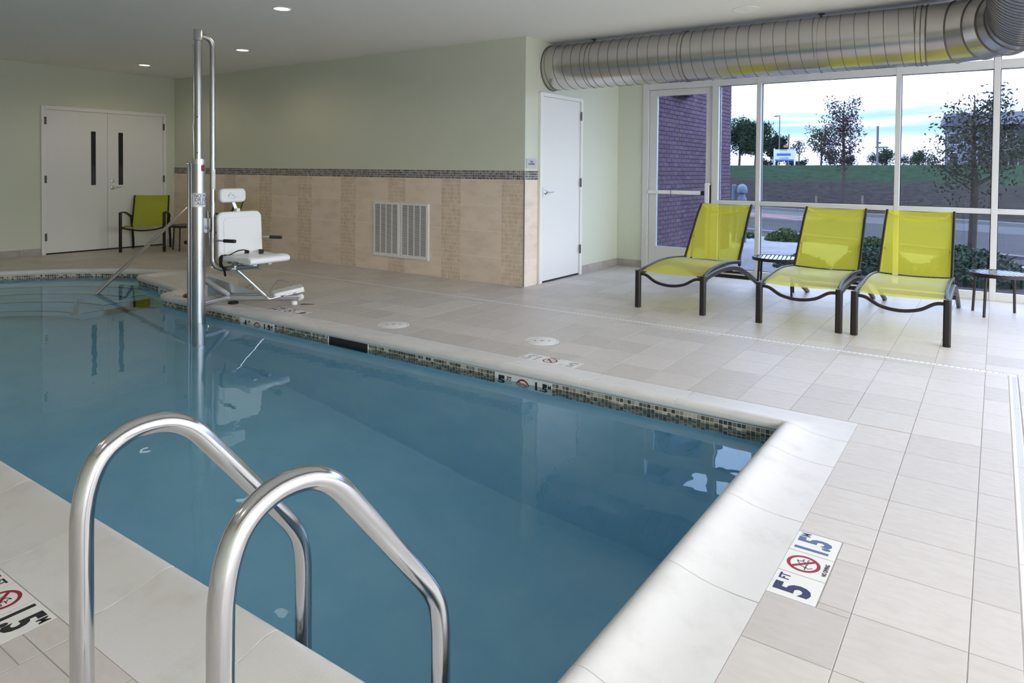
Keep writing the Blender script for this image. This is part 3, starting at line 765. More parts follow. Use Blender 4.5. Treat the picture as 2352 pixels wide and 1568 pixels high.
for i in range(NG+1):
    a = PI/2*i/NG; p = V((ec.x+RB*math.sin(a), ec.y+RB*math.cos(a), DZ)); rad = V((math.sin(a), math.cos(a), 0))
    part('standing_seam', MB().tube([p+rad*(DRAD+.002)*math.cos(2*PI*k/64)+V((0, 0, 1))*(DRAD+.002)*math.sin(2*PI*k/64) for k in range(64)], .0065, 6, closed=True), 'galv_seam', du)
XD2 = XE0+RB; YD2 = DY-RB
part('duct_run', cyl([(XD2, YD2, DZ), (XD2, YB+.05, DZ)], DRAD), 'galv', du)
part('spiral_seam', helix((XD2, YD2-.05, DZ), (0, -1, 0), DRAD+.0015, 7.4, .10, .0028), 'galv_seam', du)
for x in (-2.75, -.56):
    part('coupling_band', cyl([(x-.02, DY, DZ), (x+.02, DY, DZ)], DRAD+.004), 'galv', du)
    for e in (-.02, .02): part('band_bead', MB().tube(ring_pts((x+e, DY, DZ), (1, 0, 0), (0, 0, 1), DRAD+.004), .004, 6, closed=True), 'galv_seam', du)
part('wall_collar', MB().tube(ring_pts((XS+.004, DY, DZ), (1, 0, 0), (0, 0, 1), DRAD+.003), .008, 6, closed=True), 'galv_seam', du)
for x in (-1.40, -3.9):
    hg = part('hanger_strap', cyl([(x-.012, DY, DZ), (x+.012, DY, DZ)], DRAD+.005), 'galv', du)
    part('hanger_rod', MB().tube([(x, DY, DZ+DRAD), (x, DY, ZC)], .006, 8).lathe([(.03, ZC-.012), (.03, ZC-.001)], (x, DY, 0), 16), 'galv_seam', hg)

# ================================================================== lamps and ceiling speaker
LAMPS = [(-10.69, .16), (-8.18, .15), (-5.72, -1.08)]
LL = ['small round ceiling lamp nearest the double doors', 'small round ceiling lamp right of the pool lift mast', 'largest round ceiling lamp, at the top edge of the picture']
FILL_LAMPS = [(-10.7, -5.9), (-8.2, -5.9), (-5.7, -5.9), (-3.3, -5.9), (-1.2, -6.1)]  # extra lamps added out of view for fill light
def lamp(x, y, label):
    t = thing('recessed_lamp', label, 'lamp', (x, y, ZC), group='recessed ceiling lamps')
    part('trim_ring', MB().lathe([(.078, -.006), (.092, -.006), (.095, -.001), (.076, -.001), (.078, -.006)], seg=32), 'enamel', t)
    part('lens', MB().lathe([(.0, -.003), (.078, -.0035)], seg=32), 'lamp', t)
    l = bpy.data.lights.new('lamp_light', 'SPOT'); l.energy = LAMP; l.color = (1, .76, .50); l.spot_size = math.radians(165); l.spot_blend = .6; l.shadow_soft_size = 0.0
    o = bpy.data.objects.new('lamp_light', l); COL.objects.link(o); o.parent = t; o.location = (0, 0, -.02)
for (x, y), q in zip(LAMPS, LL): lamp(x, y, q)
for x, y in FILL_LAMPS: lamp(x, y, 'added round ceiling lamp out of view, for fill light')
sp_ = thing('ceiling_speaker', 'flat round white speaker grille on the ceiling', 'speaker', (-1.953, 1.354, ZC))
part('rim', MB().lathe([(.112, -.001), (.128, -.001), (.128, -.006), (.112, -.007), (.112, -.001)], seg=40), 'ceiling', sp_); part('grille', MB().lathe([(0, -.004), (.112, -.004)], seg=40), 'ceiling', sp_)
part('boss', MB().lathe([(0, -.008), (.014, -.007), (.014, -.003)], seg=16), 'enamel', sp_)

# ================================================================== return air grille
vg = thing('wall_vent', 'white double return air grille on the beige tiled wall', 'vent', (-6.44, YT, .19)); vg.location = (0, 0, 0)
for x0, x1 in ((-6.940, -6.438), (-6.434, -5.932)):
    f = part('grille_panel', MB().box(x0, YT-.018, .188, x1, YT-.001, .926), 'enamel', vg, bevel=.003)
    part('recess', MB().box(x0+.036, YT-.0185, .236, x1-.036, YT-.0178, .888), 'hole', f)
    lv = MB(); n = 46; h = .652/n
    for r in range(n): lv.box(x0+.036, YT-.024, .236+r*h, x1-.036, YT-.018, .236+r*h+h*.52)
    tag(part('louvres', lv, 'enamel', f), kind='stuff')
    for k in range(5):
        xx = x0+.036+(x1-x0-.072)*k/4; part('louvre_bar', MB().box(xx-.006, YT-.0255, .23, xx+.006, YT-.018, .894), 'enamel', f)
    part('border', MB().box(x0+.008, YT-.0235, .196, x0+.034, YT-.017, .918).box(x1-.034, YT-.0235, .196, x1-.008, YT-.017, .918).box(x0+.034, YT-.0235, .196, x1-.034, YT-.017, .233).box(x0+.034, YT-.0235, .891, x1-.034, YT-.017, .918), 'enamel', f, bevel=.002)

# ================================================================== deck drains and skimmer lids
def drain(name, label, r, along):
    x0, y0, x1, y1 = r
    t = thing(name, label, 'drain', (x0, y0, 0), group='deck drains')
    part('frame', MB().box(0, 0, -.02, x1-x0, y1-y0, -.004), 'drain', t)
    L_ = (x1-x0) if along == 'x' else (y1-y0); W_ = (y1-y0) if along == 'x' else (x1-x0)
    a = 0
    while a < L_-.01:
        e = min(a+1.0, L_)
        if along == 'x': part('grate', MB().box(a+.001, .004, -.01, e-.001, W_-.004, -.0008), 'drain', t, bevel=.001)
        else: part('grate', MB().box(.004, a+.001, -.01, W_-.004, e-.001, -.0008), 'drain', t, bevel=.001)
        a = e
    sl = MB(); p = .037 if along == 'x' else .0125
    for k in range(int(L_/p)-1):
        q = (k+.7)*p
        if along == 'x': sl.box(q, W_*.42, -.009, q+.007, W_*.62, -.0005)
        else: sl.box(W_*.34, q, -.009, W_*.84, q+.0026, -.0006)
    tag(put('slots', sl.raw('slots', 'hole'), t), kind='stuff')
drain('trench_drain', 'long thin white slotted drain running across the deck', DR1, 'x')
drain('trench_drain', 'white slotted drain along the right edge of the picture', DR2, 'y')
def lid(x, y, label, ang):
    t = thing('skimmer_lid', label, 'lid', (x, y, 0), ang, group='round skimmer lids')
    part('ring', MB().lathe([(.122, -.004), (.136, -.004), (.136, .0012), (.133, .002), (.124, .002), (.122, .0005), (.122, -.004)], seg=48), 'drain', t)
    part('gap', MB().lathe([(0, .0006), (.124, .0006)], seg=48), 'hole', t)
    part('cover', MB().lathe([(.0, .003), (.117, .003), (.120, .002), (.120, .0007)], seg=48), 'drain', t)
    part('plug', MB().lathe([(0, .0046), (.017, .0042), (.017, .003)], seg=20), 'ink_grey', t)
    for s in (-1, 1): part('screw', MB().box(s*.058-.009, -.006, .003, s*.058+.009, .006, .0036), 'hole', t)
lid(-2.924, -.704, 'white round skimmer lid nearest the camera', .6); lid(-4.277, -.999, 'white round skimmer lid farther along towards the pool lift', .6)
# ================================================================== loungers
def sling_surface(P0, P1, sag, nx=10, dirn=(0, 0, -1), th=.003):
    """P0, P1: two polylines (left, right) of equal length; a sheet between them that sags in the middle"""
    mb = MB(); n = len(P0); d = V(dirn); vs = []
    for s in (0, 1):
        for a, c in zip(P0, P1):
            for k in range(nx+1):
                t = k/nx; q = V(a).lerp(V(c), t)+d*(sag*4*t*(1-t))-d*(th*s); vs.append(q)
    m = n*(nx+1)
    for i in range(n-1):
        for k in range(nx):
            a = i*(nx+1)+k; mb_f = (a, a+1, a+nx+2, a+nx+1); mb.f.append(mb_f)
    mb.v = [tuple(q) for q in vs[:m]]; return mb
def make_lounger(label, loc):
    t = thing('chaise_lounge', label, 'lounger', loc, group='lime sling loungers by the window')
    W = .333
    for s in (-1, 1):
        part('front_leg', MB().bar([(s*W, 0, 0), (s*W, 0, .345), (s*W, 0, .372)], .056, .056, (0, 1, 0)), 'bronze', t, bevel=.004)
        part('foot_cap', MB().box(s*W-.022, -.022, 0, s*W+.022, .022, .006), 'rubber', t)
        xr = s*(W-.018)
        part('seat_rail', MB().bar(spline([(s*W, .02, .357), (xr, .22, .388), (xr, .50, .412), (xr, .82, .412), (xr, 1.20, .385)]), .026, .036), 'bronze', t)
        part('arched_leg', MB().bar(spline([(s*W, .03, .340), (s*(W+.004), .30, .368), (s*(W+.004), .66, .372), (s*(W+.004), 1.05, .330), (s*(W+.004), 1.42, .225), (s*(W+.004), 1.75, .105), (s*(W+.004), 2.02, .0)]), .036, .050), 'bronze', t)
        part('back_rail', MB().bar(spline([(s*.305, 1.19, .375), (s*.303, 1.33, .55), (s*.300, 1.47, .73), (s*.297, 1.58, .87), (s*.294, 1.70, .985)]), .022, .030, (0, 1, 0)), 'bronze', t)
        part('back_prop', MB().bar([(s*.28, 1.40, .62), (s*.28, 1.30, .27)], .016, .026, (0, 1, 0)), 'bronze', t)
        part('hinge_plate', MB().box(s*.318-.012, 1.165, .345, s*.318+.012, 1.215, .40), 'bronze', t, bevel=.004)
    part('front_bar', MB().bar(spline([(-W, 0, .338), (-.25, 0, .330), (-.14, -.005, .270), (0, -.008, .248), (.14, -.005, .270), (.25, 0, .330), (W, 0, .338)]), .030, .026), 'bronze', t)
    for y, z in ((.90, .325), (1.30, .25), (1.46, .185), (1.62, .145)): part('cross_bar', MB().bar([(-W, y, z), (W, y, z)], .026, .026), 'bronze', t)
    part('hinge_bar', MB().tube([(-.31, 1.20, .372), (.31, 1.20, .372)], .011, 10), 'bronze', t)
    pl = spline([(0, .03, .364), (0, .22, .394), (0, .50, .418), (0, .82, .418), (0, 1.155, .394)])
    part('seat_sling', sling_surface([q+V((-.305, 0, 0)) for q in pl], [q+V((.305, 0, 0)) for q in pl], .012), 'sling', t)
    pb_ = spline([(0, 1.215, .398), (0, 1.33, .545), (0, 1.47, .725), (0, 1.58, .865), (0, 1.705, .988)])
    lf_ = [q+V((-.300+.006*i/len(pb_), 0, 0)) for i, q in enumerate(pb_)]; rt_ = [q+V((.300-.006*i/len(pb_), 0, 0)) for i, q in enumerate(pb_)]
    bs = part('back_sling', sling_surface(lf_, rt_, .02, dirn=(0, .75, -.6)), 'sling', t)
    part('top_bar', MB().tube(spline([(-.294, 1.69, .972), (-.15, 1.665, .905), (0, 1.655, .885), (.15, 1.665, .905), (.294, 1.69, .972)]), .011, 10), 'sling_band', bs)
    for s in (-1, 1): part('hem', sling_surface([q+V((s*.296 - .018, -.002, .002)) for q in pb_], [q+V((s*.296+.004 if s > 0 else s*.296+.018, -.002, .002)) for q in pb_], 0, nx=2), 'sling_band', bs)
    return t
lg = make_lounger('lime sling lounger nearest the glass door, leftmost of the three', (-2.570, 1.065, 0))
copy_tree(lg, (-1.380, 1.065, 0), 0, 'middle one of the three lime sling loungers')
copy_tree(lg, (-.594, 1.062, 0), 0, 'rightmost of the three lime sling loungers')

# ================================================================== round side tables
def make_table(label, loc, rotz, H=.415, R=.255):
    t = thing('side_table', label, 'table', loc, rotz, group='round slatted side tables')
    part('rim', MB().lathe([(R-.016, H-.034), (R, H-.034), (R, H-.004), (R-.004, H), (R-.014, H), (R-.016, H-.004), (R-.016, H-.034)], seg=48), 'bronze', t)
    n = 11; wd = 2*(R-.014)/n
    for k in range(n):
        c = -R+.014+wd*(k+.5); h = math.sqrt(max((R-.015)**2-c*c, .0004)); 
        part('slat', MB().box(c-wd*.5+.004, -h, H-.016, c+wd*.5-.004, h, H-.003), 'bronze_top', t, bevel=.002)
    part('under_bar', MB().box(-.012, -R+.015, H-.03, .012, R-.015, H-.017).box(-R+.015, -.012, H-.03, R-.015, .012, H-.017), 'bronze', t)
    for k in range(4):
        a = PI/4+k*PI/2; c, s = math.cos(a), math.sin(a)
        part('leg', MB().bar([(c*.232, s*.232, H-.03), (c*.252, s*.252, 0)], .022, .022, (0, 1, 0)), 'bronze', t)
    return t
tb = make_table('round dark side table between the first two loungers', (-1.985, 2.72, 0), math.radians(10))
copy_tree(tb, (.085, 2.83, 0), math.radians(16), 'round dark side table at the right edge of the picture')
copy_tree(tb, (-10.93, .99, 0), math.radians(-14), 'round dark side table in the far corner, behind the lift mast')

# ================================================================== sling armchairs
def make_chair(label, loc, rotz):
    t = thing('armchair', label, 'chair', loc, rotz, group='lime sling armchairs in the far corner')
    for s in (-1, 1):
        part('front_leg', MB().bar([(s*.318, -.315, 0), (s*.318, -.315, .60), (s*.318, -.315, .63)], .045, .045, (0, 1, 0)), 'bronze', t, bevel=.004)
        part('rear_leg', MB().bar(spline([(s*.285, .335, 0), (s*.285, .30, .22), (s*.285, .225, .45), (s*.285, .20, .56)]), .034, .034, (0, 1, 0)), 'bronze', t)
        part('arm', MB().bar(spline([(s*.318, -.33, .625), (s*.318, -.15, .632), (s*.310, .02, .605), (s*.295, .17, .555), (s*.285, .24, .535)]), .045, .022), 'bronze', t)
        part('back_rail', MB().bar(spline([(s*.270, .16, .36), (s*.268, .22, .52), (s*.265, .28, .72), (s*.262, .335, .885)]), .022, .026, (0, 1, 0)), 'bronze', t)
        part('seat_rail', MB().bar(spline([(s*.290, -.315, .385), (s*.285, -.1, .392), (s*.28, .17, .365)]), .024, .030), 'bronze', t)
    part('front_bar', MB().bar(spline([(-.31, -.315, .40), (-.2, -.32, .365), (0, -.325, .345), (.2, -.32, .365), (.31, -.315, .40)]), .026, .024), 'bronze', t)
    part('rear_bar', MB().bar([(-.28, .24, .39), (.28, .24, .39)], .022, .022), 'bronze', t)
    ps = spline([(0, -.30, .398), (0, -.1, .402), (0, .15, .372)])
    part('seat_sling', sling_surface([q+V((-.275, 0, 0)) for q in ps], [q+V((.275, 0, 0)) for q in ps], .03), 'sling_chair', t)
    pb_ = spline([(0, .165, .385), (0, .22, .52), (0, .28, .72), (0, .337, .890)])
    bs = part('back_sling', sling_surface([q+V((-.262, 0, 0)) for q in pb_], [q+V((.262, 0, 0)) for q in pb_], .02, dirn=(0, .9, -.3)), 'sling_chair', t)
    part('top_hem', sling_surface([q+V((-.258, -.003, 0)) for q in pb_[-5:]], [q+V((.258, -.003, 0)) for q in pb_[-5:]], .02, dirn=(0, .9, -.3)), 'sling_chair', bs)
    return t
ch = make_chair('lime sling armchair in front of the double doors', (-11.43, .583, 0), math.radians(49.9))
copy_tree(ch, (-9.90, .88, 0), math.radians(-46), 'lime sling armchair mostly hidden behind the white lift seat')

# ================================================================== pool ladder
la = thing('pool_ladder', 'stainless steel pool ladder with two curved grab rails in front', 'ladder', (-1.37, -4.71, 0)); la.location = (0, 0, 0)
for x in (-1.635, -1.098):
    path = [V((x, -4.685, -.02)), V((x, -4.685, .30))]+spline([(x, q, z) for q, z in ((-4.685, .52), (-4.683, .58), (-4.672, .64), (-4.650, .69), (-4.616, .722), (-4.568, .740), (-4.512, .740), (-4.464, .726), (-4.417, .694), (-4.365, .635), (-4.24, .481), (-4.14, .356), (-4.105, .306), (-4.084, .26), (-4.074, .20), (-4.072, .12), (-4.072, -.1), (-4.072, -1.05))], 5)
    rl = part('grab_rail', MB().tube(path, .0245, 28), 'steel', la)
    part('escutcheon', MB().lathe([(.055, .001), (.055, .01), (.045, .018), (.026, .024)], (x, -4.685, 0), 28), 'chrome', rl)
    part('wall_bumper', MB().tube([(x, -4.072, -1.05), (x, -4.072, -1.08)], .030, 16), 'white', rl)
for z in (-.17, -.46, -.75):
    st = part('tread', MB().box(-1.612, -4.122, z-.022, -1.121, -4.042, z), 'black', la, bevel=.004)
    part('tread_edge', MB().box(-1.612, -4.042, z-.016, -1.121, -4.037, z-.002), 'satin', st)
    gr = MB()
    for k in range(5): gr.box(-1.605, -4.117+k*.015, z, -1.128, -4.111+k*.015, z+.002)
    part('grip_rib', gr, 'rubber', st)

# ================================================================== entry handrail at the steps
hr = thing('stair_handrail', 'bent stainless handrail slanting into the water at the steps', 'handrail', (-8.45, -.1, 0)); hr.location = (0, 0, 0)
A = V((-8.255, -1.655, ZWAT)); Bp = V((-8.70, -.285, .86))
d_ = (Bp-A).normalized(); low = A - d_*.30
path = fillet([(low.x, low.y, -.95), tuple(low), tuple(Bp), (Bp.x-.09, Bp.y+.30, .86), (Bp.x-.115, Bp.y+.38, 0.0)], [.12, .12, .12], 10)
rr = part('rail', MB().tube(path, .0215, 20), 'steel', hr)
part('escutcheon', MB().lathe([(.05, .001), (.05, .01), (.04, .018), (.023, .022)], (path[-1].x, path[-1].y, 0), 24), 'chrome', hr)
part('step_flange', MB().lathe([(.06, ZWAT-.95), (.06, ZWAT-.94), (.03, ZWAT-.92)], (low.x, low.y, 0), 24), 'satin', hr)

# ================================================================== pool lift
MX, MY = -6.04, -1.76
lt = thing('pool_lift', 'steel pool lift mast with white seat, headrest and footrest', 'pool lift', (MX, MY, 0)); lt.location = (0, 0, 0)
ms = part('mast', MB().tube([(MX, MY, -.95), (MX, MY, 1.44)], .062, 36), 'brushed', lt)
part('mast_collar', MB().lathe([(.040, 1.442), (.066, 1.442), (.066, 1.395), (.062, 1.395)], (MX, MY, 0), 32), 'satin', ms)
# side channel and straps on the mast's far left
sx, sy = MX-.050, MY-.062
part('guide_channel', MB().box(sx-.014, sy-.012, -.5, sx+.014, sy+.012, 1.42), 'satin', ms, bevel=.004)
part('guide_bolt', MB().lathe([(.0, 0), (.010, .0), (.008, .006), (0, .008)], (sx+.012, sy-.022, 1.40), 12, Matrix.Rotation(PI/2, 3, 'X')), 'chrome', ms)
part('back_plate', MB().box(MX-.125, MY-.02, -.06, MX-.062, MY+.02, .57), 'satin', ms, bevel=.004)
part('hose_knob', MB().lathe([(0, -.02), (.018, -.014), (.022, 0), (.018, .014), (0, .02)], (MX-.15, MY-.03, .66), 16), 'rubber', ms)
part('hose_knob', MB().lathe([(0, -.02), (.018, -.014), (.022, 0), (.018, .014), (0, .02)], (MX-.135, MY-.01, .16), 16), 'rubber', ms)
part('inner_mast', MB().tube([(MX, MY, 1.40), (MX, MY, 2.60)], .0335, 28), 'brushed', lt)
part('side_tube', MB().tube([(MX-.030, MY-.022, 1.44), (MX-.038, MY-.026, 1.75), (MX-.030, MY-.024, 1.80), (MX-.030, MY-.024, 2.50)], .008, 10), 'steel', lt)
part('top_cap', MB().lathe([(.036, 2.53), (.040, 2.535), (.040, 2.628), (.036, 2.634), (0, 2.634)], (MX, MY, 0), 28), 'satin', lt)
for z in (1.50, 1.83): part('pin_hole', MB().tube([(MX+.024, MY-.0215, z), (MX+.026, MY-.0235, z)], .006, 10), 'hole', lt)
# swing tube: over the top, down and forward under the seat
PX, PY = -6.035, -1.618
tube_path = fillet([(MX, MY+.01, 2.585), (PX, PY, 2.565), (PX, PY, .40), (PX+.42, PY+.22, .445)], [.085, .10], 12)
part('swing_tube', MB().tube(tube_path, .025, 24), 'brushed', lt)
cl = MB().box(-.036, -.014, -.06, .036, .014, .05); cl.lathe([(0, -.014), (.036, -.014), (.036, .014), (0, .014)], (0, 0, -.055), 24, Matrix.Rotation(PI/2, 3, 'X'))
o = part('clamp_plate', cl, 'satin', lt, bevel=.002); o.location = ((MX+PX)/2+.035, (MY+PY)/2-.012, .845); o.rotation_euler = (0, 0, .55)
# label wrapped on the mast and warning strip on the swing tube
def wrap(c0, r, z0):
    def fn(c):
        a = LABEL_A + c.x/r; return V((c0[0]+(r+c.z)*math.cos(a), c0[1]+(r+c.z)*math.sin(a), z0+c.y))
    return fn
va = math.atan2(CP.y-MY, CP.x-MX); LABEL_A = va+.62
lbl = MB(); n = 22; w_ = .40; a0 = LABEL_A-w_/2/.063
for z in (1.005, 1.130): lbl.v += [(MX+.0632*math.cos(a0+w_/.063*k/n), MY+.0632*math.sin(a0+w_/.063*k/n), z) for k in range(n+1)]
lbl.f = [(k, k+1, n+2+k, n+1+k) for k in range(n)]
# keep the patch on one half of the mast only
lw = .30; a0 = va-1.10; lbl.v = []
for z in (1.000, 1.128): lbl.v += [(MX+.0632*math.cos(a0+lw/.063*k/n), MY+.0632*math.sin(a0+lw/.063*k/n), z) for k in range(n+1)]
lp = part('warning_label', lbl, 'white', ms); LABEL_A = a0+lw/2/.063
put('lettering', text_mesh('NO PLAYING\nOR JUMPING\nALLOWED', .043, 'ink_blue', .0006, .92, fn=wrap((MX, MY), .0636, 1.066), spacing=.80), lp)
rp = MB(); 
for z in (1.33, 1.385): rp.v += [(MX+.0634*math.cos(va+.42+.55*k/8), MY+.0634*math.sin(va+.42+.55*k/8), z) for k in range(9)]
rp.f = [(k, k+1, k+10, k+9) for k in range(8)]; part('red_label', rp, 'ink_red', ms)
wp = MB(); vb = math.atan2(CP.y-PY, CP.x-PX)
for z in (1.16, 1.345): wp.v += [(PX+.0256*math.cos(vb-.2+1.5*k/10), PY+.0256*math.sin(vb-.2+1.5*k/10), z) for k in range(11)]
wp.f = [(k, k+1, k+12, k+11) for k in range(10)]; part('instruction_label', wp, 'white', lt)
def slab(hx, hy, hz, rf=.28):
    mb = MB(); n = 14; poly = []
    r = min(hx, hy)*rf
    for cx, cy, a in ((hx-r, hy-r, 0), (-hx+r, hy-r, 90), (-hx+r, -hy+r, 180), (hx-r, -hy+r, 270)):
        for k in range(7): q = math.radians(a+15*k); poly.append((cx+r*math.cos(q), cy+r*math.sin(q)))
    mb.prism(poly, -hz, hz); return mb
# back rest: slab in the y-z plane facing +x, leaning back a little
BX = -5.95; yb0, yb1, zb0, zb1 = -1.625, -1.150, .475, .945
yc, zc = (yb0+yb1)/2, (zb0+zb1)/2
def face_x(c, lean=0): 
    return Matrix(((0, 0, 1), (1, 0, 0), (0, 1, 0)))
bk = slab((yb1-yb0)/2, (zb1-zb0)/2, .020); bk.v = [(q[2]-(q[1])*.06, q[0], q[1]) for q in bk.v]
seat_b = part('backrest', bk, 'cushion', lt, bevel=.012); seat_b.location = (BX, yc, zc)
pn = slab((yb1-yb0)/2-.055, (zb1-zb0)/2-.05, .004); pn.v = [(q[2]-(q[1])*.06, q[0], q[1]) for q in pn.v]
o = part('back_panel', pn, 'cushion', seat_b, bevel=.003); o.location = (.0205, 0, -.005)
st_ = MB(); st_.bar([(BX-.012, yc-.02, zb1-.01), (BX-.03, yc-.055, zb1+.10)], .034, .008, (1, 0, 0)); part('headrest_post', st_, 'satin', lt)
part('post_clip', MB().box(BX-.03, yc-.042, zb1-.005, BX+.012, yc-.002, zb1+.03), 'white', lt, bevel=.003)
hd = slab(.135, .065, .026, .62); hd.v = [(q[2], q[0], q[1]) for q in hd.v]
h_ = part('headrest', hd, 'cushion', lt, bevel=.014); h_.location = (BX-.012, yc-.075, zb1+.155)
lg_ = MB()
def logo(*P):
    for p, q in zip(P, P[1:]): lg_.bar([(.0275, p[0], p[1]), (.0275, q[0], q[1])], .0016, .0030, (1, 0, 0))
logo((-.062, -.010), (-.030, .030), (-.006, -.004)); logo((-.060, .002), (-.046, .010)); logo((-.020, .006), (.010, -.012), (.0, .008)); logo((-.040, .018), (-.052, -.014)); logo((-.044, -.026), (-.024, -.022), (.0, -.032), (.030, -.012), (.062, -.010))
part('embossed_emblem', lg_, 'ink_grey', h_)
# seat pan: thick moulded cushion reaching forward (+x)
sp2 = MB(); prof = [(-.22, .012), (-.20, .034), (-.10, .030), (.02, .024), (.12, .034), (.20, .036), (.235, .022), (.245, .0), (.235, -.024), (.20, -.034), (.06, -.028), (.03, -.018), (-.19, -.026), (-.22, -.012)]
ws_ = .215
for s in (-1, 1): sp2.v += [(x, s*ws_, z) for x, z in prof]
k = len(prof); sp2.f = [tuple(range(k)), tuple(range(2*k-1, k-1, -1))]+[(i, (i+1) % k, k+(i+1) % k, k+i) for i in range(k)]
se = part('seat_pan', sp2, 'cushion', lt, bevel=.012); se.location = (BX+.245, yc+.0, .515)
part('seat_bracket', MB().box(BX+.05, yc-.10, .455, BX+.36, yc-.06, .482).box(BX+.05, yc+.06, .455, BX+.36, yc+.10, .482).box(BX+.08, yc-.1, .448, BX+.12, yc+.1, .456), 'satin', lt)
part('back_bracket', MB().box(BX-.045, yc-.10, .45, BX-.02, yc-.07, .70).box(BX-.045, yc+.07, .45, BX-.02, yc+.10, .70).box(BX-.045, yc-.1, .445, BX+.06, yc+.1, .458), 'satin', lt)
for s, y in ((-1, yb0-.012), (1, yb1+.012)):
    ar = part('arm_rod', MB().tube([(BX-.02, y, .680), (BX+.15, y, .688)], .008, 12), 'satin', lt)
    part('hand_grip', MB().tube([(BX+.13, y, .687), (BX+.30, y, .694)], .0165, 16), 'rubber', ar, bevel=.004)
# lap belt
bt = MB(); bt.bar(spline([(BX+.03, yb0+.02, .505), (BX+.06, yb0+.02, .545), (BX+.10, yb0+.06, .548), (BX+.14, yb0+.13, .585), (BX+.16, yb0+.20, .585), (BX+.15, yb0+.21, .552)]), .045, .006)
bt.bar(spline([(BX+.04, yb1-.02, .545), (BX+.08, yb1-.06, .566), (BX+.16, yb1-.11, .560), (BX+.22, yb1-.16, .552)]), .045, .006)
bt.bar([(BX+.03, yb0+.02, .545), (BX+.035, yb0+.012, .46), (BX+.05, yb0+.014, .44)], .05, .006, (0, 1, 0)); bt.bar(spline([(BX+.03, yb0+.03, .44), (BX+.05, yb0+.04, .40), (BX+.06, yb0+.045, .345)]), .03, .005, (0, 1, 0))
part('seat_belt', bt, 'strap', lt)
# foot rest
K0 = V((PX+.20, PY+.105, .418)); K1 = V((-5.755, -1.20, .090)); 
part('footrest_hinge', MB().tube([K0+V((0, -.05, 0)), K0+V((0, .05, 0))], .022, 16).box(K0.x-.03, K0.y-.03, K0.z-.01, K0.x+.03, K0.y+.03, K0.z+.03), 'satin', lt)
part('footrest_arm', MB().tube([K0, K1], .015, 16), 'chrome', lt)
ux = V((.83, .56, 0)); uy = V((-.56, .83, 0))
fr = slab(.145, .10, .018); o = part('footrest', fr, 'cushion', lt, bevel=.008); FC = V((-5.675, -1.045, .160)); o.matrix_world = Matrix.Translation(FC) @ Matrix.Rotation(1.08, 4, 'Z') @ Matrix.Rotation(-.17, 4, 'Y')
part('footrest_bar', MB().tube([K1, K1+V((.15, .30, .055))], .011, 12), 'chrome', lt)
part('footrest_bracket', MB().box(FC.x-.03, FC.y-.07, FC.z-.05, FC.x+.03, FC.y-.04, FC.z-.025).box(FC.x-.02, FC.y+.04, FC.z-.03, FC.x+.05, FC.y+.07, FC.z-.004), 'satin', lt)
# deck base: Y shaped legs, plate and bracket to the mast
b0, b1 = V((-6.25, -1.45, .085)), V((-5.665, -.90, .075)); b2 = V((-6.60, -.80, .075))
bb = part('base_beam', MB().bar([b0, b1], .055, .060), 'satin', lt, bevel=.003)
part('beam_end', MB().lathe([(0, -.028), (.030, -.028), (.030, .028), (0, .028)], tuple(b1), 20, Matrix.Rotation(PI/2, 3, 'X') @ Matrix.Rotation(.5, 3, 'Y')), 'white', bb, bevel=.004)
bb2 = part('base_beam', MB().bar([(-6.22, -1.26, .075), b2], .055, .060), 'satin', lt, bevel=.003)
part('beam_end', MB().lathe([(0, -.028), (.030, -.028), (.030, .028), (0, .028)], tuple(b2), 20, Matrix.Rotation(PI/2, 3, 'X')), 'white', bb2, bevel=.004)
for q in (b1+V((-.055, -.03, 0)), b2+V((.03, -.05, 0))): part('levelling_foot', MB().lathe([(.018, .045), (.018, .040), (.032, .036), (.032, .002), (.028, 0), (0, 0)], (q.x, q.y, 0), 20), 'white', lt)
part('rubber_foot', MB().lathe([(0, .022), (.045, .022), (.050, .016), (.050, 0), (0, 0)], (-6.235, -1.27, 0), 20), 'rubber', lt)
gp = MB(); gp.prism([(0, 0), (.60, 0), (0, .20)], -.004, .004, fn=lambda q: (-6.37+q[0]*.74, -1.46+q[0]*.62+q[2], .09+q[1])); part('gusset_plate', gp, 'satin', lt)
br = part('mast_bracket', MB().bar([(MX-.02, MY+.05, .33), (-6.19, -1.36, .105)], .042, .050).bar([(MX-.02, MY+.05, .085), (-6.16, -1.35, .085)], .042, .050).bar([(MX-.05, MY+.062, .06), (MX-.05, MY+.062, .36)], .05, .02, (0, 1, 0)), 'satin', lt, bevel=.003)
part('hose', MB().tube(spline([(-5.98, -1.02, .06), (-5.975, -1.015, .15), (-5.92, -.98, .225), (-5.82, -.93, .215), (-5.74, -.93, .16), (-5.70, -.95, .11)]), .010, 12), 'chrome', lt)
part('floor_anchor', MB().prism([(0, .012), (.15, .03), (0, .048)], .06, .064, fn=lambda q: (-5.66+q[0]*.7, -.92+q[0]*.5+q[1], q[2]-.058)), 'hole', lt)
part('hose_end', MB().tube(spline([(-6.85, -1.42, .03), (-6.75, -1.43, .05), (-6.60, -1.49, .02), (-6.52, -1.55, .03)]), .022, 12), 'wood', lt)
